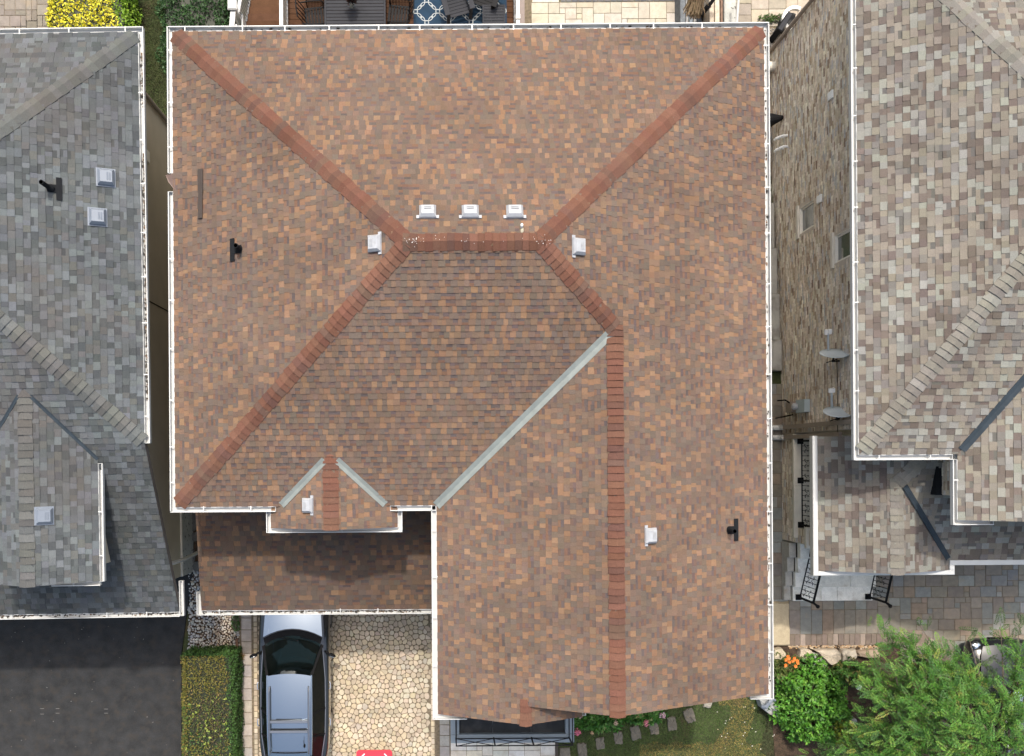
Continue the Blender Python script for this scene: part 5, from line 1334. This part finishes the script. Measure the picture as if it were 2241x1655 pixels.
# ------------------------------------------------------------------ cars
def suv(label, cx, yf, paint, s=1.0):
    """large estate car facing +Y, front bumper at yf, centre line at cx"""
    t = thing('car', label, 'car', (cx, yf - 2.45, 0))
    P = lambda x, y, z: V(cx + x * s, yf - y * s, z * s)
    # lower body: stations from the nose (y=0) to the tail; half width, sill z, belt z, top edge half width / z and centre z
    st = [(.00, .62, .38, .58, .50, .66, .68), (.06, .80, .30, .66, .66, .74, .78), (.25, .91, .24, .74, .74, .86, .92), (.60, .955, .22, .82, .79, .93, 1.0), (1.00, .965, .22, .88, .80, .98, 1.05),
          (1.30, .97, .22, .91, .80, 1.01, 1.07), (1.62, .975, .22, .93, .79, 1.03, 1.03), (2.2, .975, .22, .95, .80, 1.02, 1.02), (3.2, .975, .22, .96, .80, 1.03, 1.03), (4.1, .965, .22, .97, .80, 1.04, 1.04), (4.6, .93, .26, .97, .78, 1.05, 1.05), (4.86, .84, .34, .92, .70, 1.03, 1.05), (4.92, .72, .40, .80, .60, .95, .98)]
    m = MB(); vs = []; K = 11
    for (y, w, z0, zb, wt, zt, zc) in st:
        half = [(w * .90, z0), (w, z0 + (zb - z0) * .38), (w * .998, zb - .10), (w * .975, zb), (wt + .05, zt - .035 * 1), (wt * .55, zt + (zc - zt) * .75)]
        for x, z in half: vs.append(P(-x, y, z))
        vs[-6:] = vs[-6:]
        vs.append(P(0, y, zc))
        for x, z in reversed(half): vs.append(P(x, y, z))
    K = 13; fs = []
    for i in range(len(st) - 1):
        for k in range(K - 1): fs.append((i * K + k, i * K + k + 1, (i + 1) * K + k + 1, (i + 1) * K + k))
        fs.append((i * K + K - 1, i * K, (i + 1) * K, (i + 1) * K + K - 1))
    fs.append(tuple(range(K - 1, -1, -1))); fs.append(tuple((len(st) - 1) * K + k for k in range(K)))
    m.mesh(vs, fs); body = m.build('body', 'car_body', t, smooth=True)
    sub = body.modifiers.new('smooth', 'SUBSURF'); sub.levels = 1; sub.render_levels = 2
    def arc(w, y, z, bow, n=9, crown=0): return [P(w * (2 * i / (n - 1) - 1), y - bow * (1 - (2 * i / (n - 1) - 1) ** 2), z + crown * (1 - (2 * i / (n - 1) - 1) ** 2)) for i in range(n)]
    ws0, ws1 = arc(.755, 1.56, 1.045, .24, crown=.03), arc(.575, 2.28, 1.60, .07, crown=.05)
    def strip(mm, rows):
        n = len(rows[0]); vs = [p for r in rows for p in r]; mm.mesh(vs, [(i * n + k, i * n + k + 1, (i + 1) * n + k + 1, (i + 1) * n + k) for i in range(len(rows) - 1) for k in range(n - 1)])
    hr = []
    for (y, w, z, bow) in ((.16, .62, .845, .06), (.40, .72, .93, .10), (.80, .765, .985, .16), (1.12, .785, 1.025, .20), (1.36, .80, 1.045, .235)): hr.append(arc(w, y, z, bow, crown=.055))
    m = MB(); strip(m, hr); m.build('hood', paint, t, smooth=True)
    wsm = [(a + b) / 2 + V(0, 0, .03) for a, b in zip(ws0, ws1)]
    m = MB(); strip(m, [ws0, wsm, ws1]); m.build('windshield', 'screen_glass', t, smooth=True)
    m = MB(); strip(m, [arc(.80, 1.40, 1.028, .24, crown=.035), [p + V(0, 0, .004) for p in ws0]]); m.build('cowl', 'car_trim', t, smooth=True)
    for k in (-.35, .22): m = MB(); m.bar(P(k, 1.36, 1.10), P(k + .48, 1.47, 1.125), .022, .018); m.build('wiper', 'car_trim', t)
    rows = [arc(.575, 2.28, 1.60, .07, crown=.05)]
    for y, w, z in ((2.7, .572, 1.645), (3.3, .568, 1.65), (3.9, .56, 1.635), (4.33, .55, 1.60)): rows.append(arc(w, y, z, 0, crown=.045))
    m = MB(); strip(m, rows); roof_ = m.build('roof_panel', paint, t, smooth=True)
    m = MB(); r0 = arc(.55, 4.33, 1.60, 0, crown=.045); r1 = arc(.53, 4.52, 1.565, -.02, crown=.04); strip(m, [r0, r1, [p - V(0, 0, .03) for p in r1]]); m.build('spoiler', paint, t, smooth=True)
    m = MB(); strip(m, [arc(.55, 4.46, 1.54, -.02, crown=.03), arc(.66, 4.82, 1.06, -.05)]); m.build('rear_window', 'car_glass', t, smooth=True)
    for sx in (-1, 1):
        top = [(.590, 2.26, 1.585), (.592, 2.7, 1.60), (.588, 3.3, 1.605), (.58, 3.9, 1.59), (.565, 4.40, 1.55)]
        bot = [(.80, 1.60, 1.03), (.865, 2.5, 1.015), (.870, 3.3, 1.025), (.855, 4.0, 1.035), (.74, 4.78, 1.05)]
        m = MB(); rws = [[P(sx * x, y, z) for x, y, z in bot], [P(sx * x, y, z) for x, y, z in top]]
        strip(m, rws); m.build('side_window', 'side_glass', t, smooth=True)
        m = MB()
        for i in (0, 2, 3, 4): m.bar(rws[0][i] + V(0, 0, .004), rws[1][i] + V(0, 0, .004), .055 if i else .07, .02)
        m.build('pillar', paint if False else 'car_trim', t)
        m = MB(); m.tube([r + V(sx * .006, 0, .0) for r in rws[0]], .014, 6); m.build('window_strip', 'rail_metal', t)
        m = MB(); m.tube([r + V(0, 0, .0) for r in rws[1]], .026, 6); m.build('roof_edge', paint, t)
        m = MB(); m.tube([P(sx * .515, 2.55, 1.665), P(sx * .52, 2.66, 1.72), P(sx * .52, 3.4, 1.73), P(sx * .515, 4.2, 1.70), P(sx * .505, 4.33, 1.64)], .021, 8); m.build('roof_rail', 'rail_metal', t)
        m = MB(); m.tube([P(sx * .87, 1.78, 1.0), P(sx * .98, 1.80, 1.06)], [.025, .03], 6); o = P(sx * 1.06, 1.86, 1.07); m.ball(o, .12, .06, .075, 10, 6, rot=(-.35 if sx > 0 else .35)); mr = m.build('mirror', 'car_trim', t, smooth=True)
        m = MB(); o2 = P(sx * 1.06, 1.885, 1.085); m.ball(o2, .105, .028, .06, 8, 5, rot=(-.35 if sx > 0 else .35)); m.build('mirror_glass', 'chrome', mr, smooth=True)
        for y in (2.62, 3.62): m = MB(); m.tube([P(sx * .968, y, .90), P(sx * .995, y + .03, .905), P(sx * .995, y + .17, .905), P(sx * .968, y + .2, .90)], .016, 6); m.build('door_handle', 'chrome', t)
        for y in (.93, 3.86):
            m = MB(); m.tube([P(sx * .70, y, .36), P(sx * .72, y, .36), P(sx * .93, y, .36), P(sx * .955, y, .36)], [.33, .36, .36, .33], 22); w_ = m.build('wheel', 'rubber', t)
            m = MB(); m.tube([P(sx * .94, y, .36), P(sx * .96, y, .36)], [.25, .23], 16); m.build('rim', 'rail_metal', w_)
        m = MB(); m.ball(P(sx * .72, .20, .72), .17, .15, .07, 10, 6, rot=sx * .5); m.build('headlight', 'chrome', t, smooth=True)
        m = MB(); m.ball(P(sx * .82, 4.80, .90), .06, .10, .07, 10, 6); m.build('taillight', 'red_lamp', t, smooth=True)
        m = MB(); m.tube([P(sx * .52, .30, .905), P(sx * .60, .8, 1.0), P(sx * .66, 1.25, 1.055)], [.010, .014, .008], 6); m.build('hood_crease', paint, t)
    for y in (3.46, 3.72):
        m = MB(); m.box(cx - .50 * s, cx + .50 * s, yf - (y + .035) * s, yf - (y - .035) * s, 1.705 * s, 1.73 * s, ch=.006); m.build('crossbar', 'rail_metal', t)
    for y in (3.40, 3.66, 4.30):
        m = MB(); r_ = arc(.47, y, 1.655 - (.02 if y > 4 else 0), 0, crown=.044); strip(m, [[p + V(0, .012, .0) for p in r_], [p + V(0, -.012, .0) for p in r_]]); m.build('roof_gap', 'car_trim', t)
    m = MB(); o = P(.40, 4.12, 1.66); m.ball(o, .03, .05, .03, 8, 5); m.tube([o, o + V(0, .10, .10), o + V(0, .20, .15)], .006, 5); m.build('antenna', 'car_trim', t)
    m = MB(); m.box(cx - .28, cx + .28, yf - .02, yf + .012, .48, .60); m.build('grille', 'car_trim', t)
    m = MB(); m.box(cx - .7 * s, cx + .7 * s, yf - 3.6 * s, yf - 1.9 * s, .55, .62); m.build('cabin_floor', 'car_trim', t)
    m = MB(); strip(m, [arc(.72, 1.62, 1.03, .22, crown=.02), arc(.70, 2.12, .98, .10, crown=.03), arc(.68, 2.16, .80, .08)]); m.build('dashboard', 'car_trim', t, smooth=True)
    for k in (-.38, .38):
        m = MB(); m.box(cx + k - .25, cx + k + .25, yf - 2.95, yf - 2.40, .70, .86, ch=.05); m.bar(P(k, 2.95, .85), P(k, 3.12, 1.32), .46, .14); m.build('seat', 'cabin_grey', t)
    m = MB(); m.tube([P(.38 + .17 * math.cos(a * .5236), 2.22 - .08 * math.sin(a * .5236), 1.05 + .15 * math.sin(a * .5236)) for a in range(13)], .016, 6); m.build('steering_wheel', 'car_trim', t)
    return t
suv('dark metallic estate car with roof rails parked on the cobbles beside the hedge', -4.0, -3.50, 'car_paint_skylit')
suv('dark car half hidden under the tree on the grey paver forecourt', at(2200, 1480, .9).x + .05, at(2200, 1400, .75).y, 'car_paint_dark')

# ------------------------------------------------------------------ small things in front
t = thing('board', 'red rounded plastic board with white arrow strokes on the cobbles', 'board', at(819, 1680, .3))
a, b = at(780, 1643, .3), at(858, 1643, .3); m = MB(); x0, x1, y1 = a.x, b.x, a.y; r_ = .07; y0 = y1 - .75; pts = []
for (cx_, cy_, a0) in ((x1 - r_, y1 - r_, 0), (x0 + r_, y1 - r_, 90), (x0 + r_, y0 + r_, 180), (x1 - r_, y0 + r_, 270)):
    for k in range(5): an = rad(a0 + 22.5 * k); pts.append((cx_ + r_ * math.cos(an), cy_ + r_ * math.sin(an)))
prism(m, pts, .24, .30); m.build('panel', 'red_plastic', t)
m = MB(); prism(m, [(x0 + .1, y0 + .1), (x1 - .1, y0 + .1), (x1 - .1, y1 - .1), (x0 + .1, y1 - .1)], 0, .239); m.build('base', 'car_trim', t)
m = MB()
for (p, q, w_) in (((x0 + .15, y1 - .16), (x0 + .23, y1 - .09), .03), ((x1 - .22, y1 - .09), (x1 - .15, y1 - .16), .03), ((x0 + .15, y1 - .16), (x0 + .23, y1 - .24), .03), ((x1 - .15, y1 - .16), (x1 - .22, y1 - .24), .03)): m.bar((*p, .303), (*q, .303), w_, .006)
m.build('stroke', 'white_plastic', t)
# grey weathered stump-like stone by the front corner of the house
o = at(1670, 1540)
rock('rock', 'folded grey stone at the front corner under the brown roof gutter', [at(*p)[:2] for p in ((1652, 1524), (1682, 1524), (1698, 1545), (1694, 1565), (1676, 1558), (1660, 1545))], -.1, .30, (.30, .31, .31))
m = MB()
pb = thing('downspout_end', 'pale grey curved downspout end resting on the folded grey stone', 'downspout', at(1680, 1542, .4))
m.tube([at(1668, 1546, .42), at(1676, 1547, .48), at(1684, 1538, .50), at(1690, 1530, .48), at(1696, 1533, .44)], [.06, .065, .06, .05, .04], 8); m.build('pipe', 'grey_vent', pb)
gl = thing('garden_light', 'small round white garden light among the mulch and foliage', 'garden light', at(1880, 1505, 0))
o = at(1880, 1504, .35); m = MB(); m.tube([V(o.x, o.y, -.05), V(o.x, o.y, .3)], .02, 6); m.build('stake', 'iron', gl)
m = MB(); n = 16; m.tube([V(o.x, o.y, .28), V(o.x, o.y, .33), V(o.x, o.y, .36)], [.06, .085, .08], n); m.build('shade', 'white_plastic', gl)
m = MB(); m.tube([V(o.x, o.y, .361), V(o.x, o.y, .366)], [.045, .045], 12); m.build('panel', 'blue_grey_box', gl)

# ------------------------------------------------------------------ back garden: deck, stairs and furniture
DKZ = 1.7
WD = [(3, (0.074, 0.035, 0.018)), (3, (0.084, 0.041, 0.022)), (2, (0.067, 0.031, 0.017)), (1, (0.091, 0.047, 0.026))]
deck = thing('deck', 'raised brown board deck with white rails behind the brown roof', 'deck', (-1.0, 11, 0))
dx0, dx1 = -3.93, 2.22
y = 9.25; k = 0
while y < 13.2:
    cut = R.choice([-1.6, .3]);
    for (xa, xb) in ((dx0, cut), (cut, dx1)):
        m = MB(); m.box(xa + .002, xb - .002, y, y + .139, DKZ - .03, DKZ, pick(WD), ch=.004); m.build('board', 'deck_wood', deck)
    y += .145
m = MB(); m.box(dx0 - .02, dx0 - .0, 9.2, 13.3, DKZ - .25, DKZ - .002); m.box(dx1 + .0, dx1 + .13, 9.2, 13.3, DKZ - .25, DKZ - .004); m.build('fascia', 'brown_metal', deck)
m = MB(); m.box(dx0 + .1, dx1 - .1, 9.4, 13.1, -.2, DKZ - .26); m.build('underframe', 'mulch', deck)
def wrail(par, x, y0, y1, z, zl=None):
    zl = z if zl is None else zl
    m = MB(); m.bar((x, y0, z + .92), (x, y1, zl + .92), .09, .05); m.build('rail', 'white_metal', par)
    m = MB(); m.bar((x, y0, z + .12), (x, y1, zl + .12), .05, .06); m.build('lower_rail', 'white_metal', par)
    n = int(abs(y1 - y0) / .12)
    for i in range(1, n):
        f = i / n; m = MB(); zz = z + (zl - z) * f; m.bar((x, y0 + (y1 - y0) * f, zz + .12), (x, y0 + (y1 - y0) * f, zz + .9), .03); m.build('baluster', 'white_metal', par)
rx_ = at(1133, 30, DKZ + .9).x; wrail(deck, rx_, 9.3, 13.2, DKZ)
lx_ = at(616, 30, DKZ + .9).x; wrail(deck, lx_, 9.3, 13.2, DKZ)
for (x, y) in ((rx_, 11.1), (lx_, 12.15)):
    m = MB(); m.box(x - .06, x + .06, y - .06, y + .06, 0, DKZ + .98, ch=.01); m.build('post', 'white_metal', deck)
# stairs going down away from the house
sx0, sx1 = at(531, 30, 1.5).x, at(608, 30, 1.5).x
for i in range(9):
    z = 1.62 - .175 * i; y = 10.75 + .285 * i
    for h_ in (0,):
        m = MB(); m.box(sx0, sx1, y, y + .242, z - .03, z, pick(WD), ch=.004); m.build('stair_tread', 'deck_wood', deck)
    m = MB(); m.box(sx0 + .01, sx1 - .01, y + .240, y + .258, z - .175, z - .031, (.05, .025, .015)); m.build('stair_riser', 'deck_wood', deck)
m = MB(); m.box(sx0, sx1, 9.3, 10.745, DKZ - .03, DKZ, (.30, .15, .08)); m.build('landing', 'deck_wood', deck)
npx = at(509, 12, 2.2); m = MB(); m.box(npx.x - .075, npx.x + .075, npx.y - .075, npx.y + .075, -.2, 2.2, ch=.01); m.build('post', 'white_metal', deck)
m = MB(); m.box(npx.x - .125, npx.x + .125, npx.y - .125, npx.y + .125, 2.201, 2.26, ch=.03); m.build('post_cap', 'white_metal', deck)
m = MB(); m.bar((npx.x, npx.y - .08, 2.12), (npx.x + .0, 10.0, 2.62), .13, .06); m.build('rail', 'white_metal', deck)
m = MB(); m.bar((npx.x + .08, npx.y + .1, 1.35), (npx.x + .24, 10.9, 1.98), .05, .26); m.build('stair_stringer', 'white_metal', deck)
for k in range(3): m = MB(); m.bar((npx.x + .05 + .06 * k, npx.y - .3 - .25 * k, .5), (npx.x + .05 + .06 * k, npx.y - .3 - .25 * k, 2.2 + .1 * k), .035); m.build('baluster', 'white_metal', deck)
wrail(deck, sx0 - .03, 11.6, 13.2, 1.0, .1)

def slat_top(par, x0, x1, y0, y1, z, pitch, name='slat', along='x', fr=.05):
    n = int((y1 - y0 - 2 * fr) / pitch)
    for i in range(n):
        m = MB(); yy = y0 + fr + (y1 - y0 - 2 * fr) * i / n; m.box(x0 + fr, x1 - fr, yy + .005, yy + (y1 - y0 - 2 * fr) / n - .007, z - .018, z, ch=.003); m.build(name, 'grey_slat', par)
    m = MB(); m.box(x0, x0 + fr - .002, y0, y1, z - .03, z + .002, ch=.004); m.box(x1 - fr + .002, x1, y0, y1, z - .03, z + .002, ch=.004); m.box(x0 + fr, x1 - fr, y0, y0 + fr - .002, z - .03, z + .001, ch=.004); m.box(x0 + fr, x1 - fr, y1 - fr + .002, y1, z - .03, z + .001, ch=.004); m.build('frame', 'grey_slat', par)
tz = DKZ + .74; tx0, tx1 = at(710, 40, tz).x, at(844, 40, tz).x
tab = thing('table', 'dark grey slatted outdoor dining table on the deck', 'table', ((tx0 + tx1) / 2, 11.7, DKZ))
slat_top(tab, tx0, tx1, 10.75, 12.75, tz, .083)
for x in (tx0 + .08, tx1 - .08):
    for y in (10.85, 12.65): m = MB(); m.bar((x, y, DKZ), (x, y, tz - .03), .06); m.build('leg', 'iron', tab)
o = at(771, 14, tz); vz = thing('vase', 'clear glass vase with dark red foliage on the slatted table', 'vase', (o.x, o.y, tz))
m = MB(); m.tube([o + V(0, 0, .004), o + V(0, 0, .06), o + V(0, 0, .2)], [.06, .075, .05], 14); m.build('glass', 'glass_clear', vz, smooth=True)
m = MB()
for i in range(260): d = rdir(-.1); leaf(m, o + V(0, .02, .34) + d * R.uniform(.02, .15), rdir(-.5), d, .10, .035, pick([(3, (.018, .008, .008)), (1, (.035, .014, .012))]))
m.tube([o + V(0, 0, .05), o + V(0, 0, .34)], .012, 5, (.02, .015, .01)); m.build('foliage', 'leaf', vz)

def armchair(label, x, y, rot):
    """black metal deck chair with slatted seat and curved arms; faces +X before turning"""
    t = thing('deck_chair', label, 'chair', (x, y, DKZ), 'black metal chairs round the deck table'); c, s_ = math.cos(rot), math.sin(rot)
    P = lambda a, b, z: V(x + c * a - s_ * b, y + s_ * a + c * b, DKZ + z)
    for i in range(7): m = MB(); m.bar(P(-.24 + .08 * i, -.24, .42), P(-.24 + .08 * i, .24, .42), .06, .012); m.build('seat_slat', 'iron', t)
    m = MB(); [m.bar(P(-.25, b, .405), P(.27, b, .405), .025) for b in (-.24, .24)]; m.build('seat_frame', 'iron', t)
    for b in (-.23, -.12, 0, .12, .23): m = MB(); m.tube([P(-.25, b, .42), P(-.32, b, .70), P(-.40, b, .98)], .012, 6); m.build('back_bar', 'iron', t)
    m = MB(); m.tube([P(-.40, -.24, .98), P(-.41, 0, 1.02), P(-.40, .24, .98)], .018, 6); m.build('back_rail', 'iron', t)
    for b in (-.27, .27):
        m = MB(); m.tube([P(-.33, b, .68), P(-.1, b * 1.08, .66), P(.16, b * 1.1, .63), P(.25, b * 1.05, .58), P(.22, b, .42)], .018, 6); m.build('arm', 'iron', t)
        for a in (-.24, .24): m = MB(); m.tube([P(a, b * .92, .41), P(a * 1.12, b, .0)], .015, 6); m.build('leg', 'iron', t)
    return t
armchair('black metal armchair left of the slatted table, next to the house gutter', at(690, 36, DKZ + .45).x, at(690, 36, DKZ + .45).y, .1)
armchair('black metal armchair left of the slatted table, farther from the house', at(690, -26, DKZ + .45).x, at(690, -26, DKZ + .45).y, -.05)
armchair('black metal armchair at the corner of the rug, right of the table', at(872, 32, DKZ + .45).x, at(872, 32, DKZ + .45).y, math.pi - .1)
armchair('black metal armchair right of the slatted table, farther from the house', at(872, -28, DKZ + .45).x, at(872, -28, DKZ + .45).y, math.pi + .05)
rg = thing('rug', 'blue outdoor rug with a white chain lattice on the deck', 'rug', (at(1007, 20, DKZ)[0], 12, DKZ))
rx0, rx1, ry0, ry1 = at(905, 30, DKZ).x, at(1109, 30, DKZ).x, 10.3, 13.1
m = MB(); m.box(rx0, rx1, ry0, ry1, DKZ + .002, DKZ + .012); m.build('weave', 'rug_blue', rg)
m = MB(); PP_ = .585; o0 = at(958, 25, DKZ + .015)
def ring(c, d, L, w, sw):
    n = 14; s_ = V(-d.y, d.x, 0)
    for i in range(n):
        a, b = 6.2832 * i / n, 6.2832 * (i + 1) / n; q = lambda t, k: c + d * ((L - sw * k) * math.cos(t)) + s_ * ((w - sw * k) * math.sin(t))
        m.face([q(a, 0), q(b, 0), q(b, 1), q(a, 1)])
for j in range(-5, 6):
    for i in range(-6, 7):
        c = V(o0.x + PP_ * .5 * i, o0.y + PP_ * .5 * j, DKZ + .0145)
        if (i + j) % 2: continue
        h_ = .048; e_ = .012
        ok = lambda p: rx0 + .02 < p.x < rx1 - .02 and ry0 < p.y < ry1
        if ok(c):
            for (x0_, x1_, y0_, y1_) in ((-h_, h_, h_ - e_, h_ + e_), (-h_, h_, -h_ - e_, -h_ + e_), (h_ - e_, h_ + e_, -h_ + e_ + .001, h_ - e_ - .001), (-h_ - e_, -h_ + e_, -h_ + e_ + .001, h_ - e_ - .001)):
                m.face([V(c.x + x0_, c.y + y0_, c.z), V(c.x + x1_, c.y + y0_, c.z), V(c.x + x1_, c.y + y1_, c.z), V(c.x + x0_, c.y + y1_, c.z)])
        for g in (-1, 1):
            d = V(1, g, 0).normalized(); LL = PP_ * .5 * math.sqrt(2) - .135
            for f in (.30, .70):
                cc = c + d * (.068 + LL * f) + V(0, 0, .001 * (1 if f > .5 else 2))
                if ok(cc): ring(cc, d, LL * .30, .042, .020)
m.build('lattice', 'rug_white', rg)
def adirondack(label, px, py, rot, mat):
    o = at(px, py, DKZ + .4); t = thing('lounge_chair', label, 'chair', (o.x, o.y, DKZ)); c, s_ = math.cos(rot), math.sin(rot)
    P = lambda a, b, z: V(o.x + c * a - s_ * b, o.y + s_ * a + c * b, DKZ + z)
    for i in range(6): m = MB(); yb_ = .28 - .095 * i; m.bar(P(-.25, yb_, .40 - .02 * i), P(.25, yb_, .40 - .02 * i), .075, .02); m.build('seat_slat', mat, t)
    for i in range(5): m = MB(); xb = -.22 + .11 * i; m.bar(P(xb, -.26, .30), P(xb * 1.1, -.58, .98 - .25 * abs(xb)), .09, .02); m.build('back_slat', mat, t)
    for sx in (-1, 1):
        m = MB(); m.bar(P(sx * .33, -.40, .56), P(sx * .33, .32, .58), .13, .025); m.build('arm', mat, t)
        m = MB(); m.bar(P(sx * .30, .28, 0), P(sx * .30, .28, .56), .09, .03); m.build('leg', mat, t)
        m = MB(); m.bar(P(sx * .28, .30, .36), P(sx * .28, -.60, .08), .04, .10); m.build('leg', mat, t)
adirondack('grey slatted lounge chair standing on the blue lattice rug', 1000, 8, .26 + math.pi, 'grey_slat')
adirondack('nearly black lounge chair on the rug behind the small slatted table', 1062, -12, -.35 + math.pi, 'iron')
sz = DKZ + .42; a, b = at(1056, 52, sz), at(1106, 10, sz)
st_ = thing('side_table', 'small grey slatted side table at the rug edge', 'table', ((a.x + b.x) / 2, (a.y + b.y) / 2, DKZ))
slat_top(st_, a.x, b.x, a.y - .12, b.y, sz, .075, fr=.04)
for x in (a.x + .05, b.x - .05):
    for y in (a.y - .06, b.y - .05): m = MB(); m.bar((x, y, DKZ), (x, y, sz - .03), .05); m.build('leg', 'grey_slat', st_)
# side fence, closed straw parasol and yard things right of the rear patio
fn = thing('fence', 'grey board fence between the rear patio and the neighbouring passage', 'fence', (7.15, 11.5, 0))
for (p0, p1, zc, c) in ((1489, 1500, .55, (.12, .13, .14)), (1501, 1507, .3, (.25, .25, .25)), (1509, 1516, .35, (.19, .22, .25)), (1518, 1526, .3, (.27, .27, .26)), (1529, 1536, .36, (.20, .22, .24)), (1539, 1551, .3, (.24, .25, .26))):
    a, b = at(p0, 40, zc).x, at(p1, 40, zc).x; m = MB(); m.box(a, b, 9.4, 14, -.3, zc, c, ch=.008); m.build('board', 'weathered', fn)
bf = thing('fence', 'weathered tan plank fence beside the straw parasol', 'fence', (7.7, 11.5, 0))
for (p0, p1, zc, c) in ((1553, 1563, .9, (.44, .37, .29)), (1565, 1575, .95, (.47, .40, .31)), (1577, 1582, .6, (.19, .12, .085))):
    a, b = at(p0, 40, zc).x, at(p1, 40, zc).x; m = MB(); m.box(a, b, 9.4, 14, -.8, zc, c, ch=.008); m.build('plank', 'weathered', bf)
a, b = at(1585, 40, .3).x, at(1612, 40, .3).x
cw = tag(MB().build('x', 'pitted') if False else (lambda m: (m.box(a, b, 9.3, 14, -.9, .3, ch=.03), m.build('low_wall', 'pitted', loc=((a + b) / 2, 11.5, -.8)))[1])(MB()), 'pitted grey low concrete wall beside the white pole', 'wall')
wp = thing('pole', 'thin white pole leaning along the low concrete wall', 'pole', at(1612, 55, .6)); m = MB(); m.tube([at(1611, 75, .9), at(1618, -30, 1.0)], .035, 8); m.build('shaft', 'white_metal', wp)
sp = thing('parasol', 'closed straw parasol leaning over the grey board fence', 'parasol', at(1525, 20, .5)); m = MB(); ap = at(1528, -35, 2.0)
for i in range(240):
    an = R.uniform(0, 6.28); rr_ = R.uniform(.04, .26); e = at(R.gauss(1520, 10), R.uniform(14, 36), 1.55) + V(0, 0, R.uniform(-.2, .1)); p = ap + V(math.cos(an) * .08, 0, math.sin(an) * .08 + R.uniform(-.1, .1))
    m.tube([p, (p + e) / 2 + V(R.uniform(-.08, .08), R.uniform(-.05, .05), R.uniform(.0, .12)), e], R.uniform(.007, .014), 4, pick([(3, (.23, .165, .095)), (2, (.30, .22, .13)), (1, (.13, .09, .05))]))
m.build('thatch', 'straw', sp); m = MB(); m.bar(at(1548, 18, 1.2), at(1575, -20, 1.5), .09); m.bar(at(1536, 30, 1.0), at(1552, 12, 1.2), .12); m.build('arm', 'iron', sp); m = MB(); m.tube([at(1534, 30, .0), at(1534, 28, 1.0)], .09, 10); m.build('base', 'black_plastic', sp)
ww = thing('window_well', 'white rimmed window well with a dark opening against the brick house', 'window well', at(1733, 40, -.8)); c0 = at(1742, 42, -.35); m = MB()
pts = [c0 + V(.32 * math.cos(a_) - .05, .32 * math.sin(a_), 0) for a_ in [rad(60 + 15 * k) for k in range(15)]]
for i in range(len(pts) - 1): m.bar(pts[i], pts[i + 1], .09, .12)
m.build('rim', 'white_plastic', ww); m = MB(); prism(m, [(p.x, p.y) for p in pts], -.75, -.6); m.build('opening', 'rubber', ww)
ac = thing('utility_box', 'dark grey upright box beside the white window well rim', 'box', at(1712, 55, -.8)); q = at(1712, 55, -.3); m = MB(); m.obox(V(q.x, q.y, -.45), V(.55, .83, 0), V(-.83, .55, 0), V(0, 0, 1), .30, .08, .35); m.build('case', 'black_plastic', ac)
m = MB(); m.obox(V(q.x, q.y, -.09), V(.55, .83, 0), V(-.83, .55, 0), V(0, 0, 1), .28, .06, .009); m.build('lid', 'grey_slat', ac)
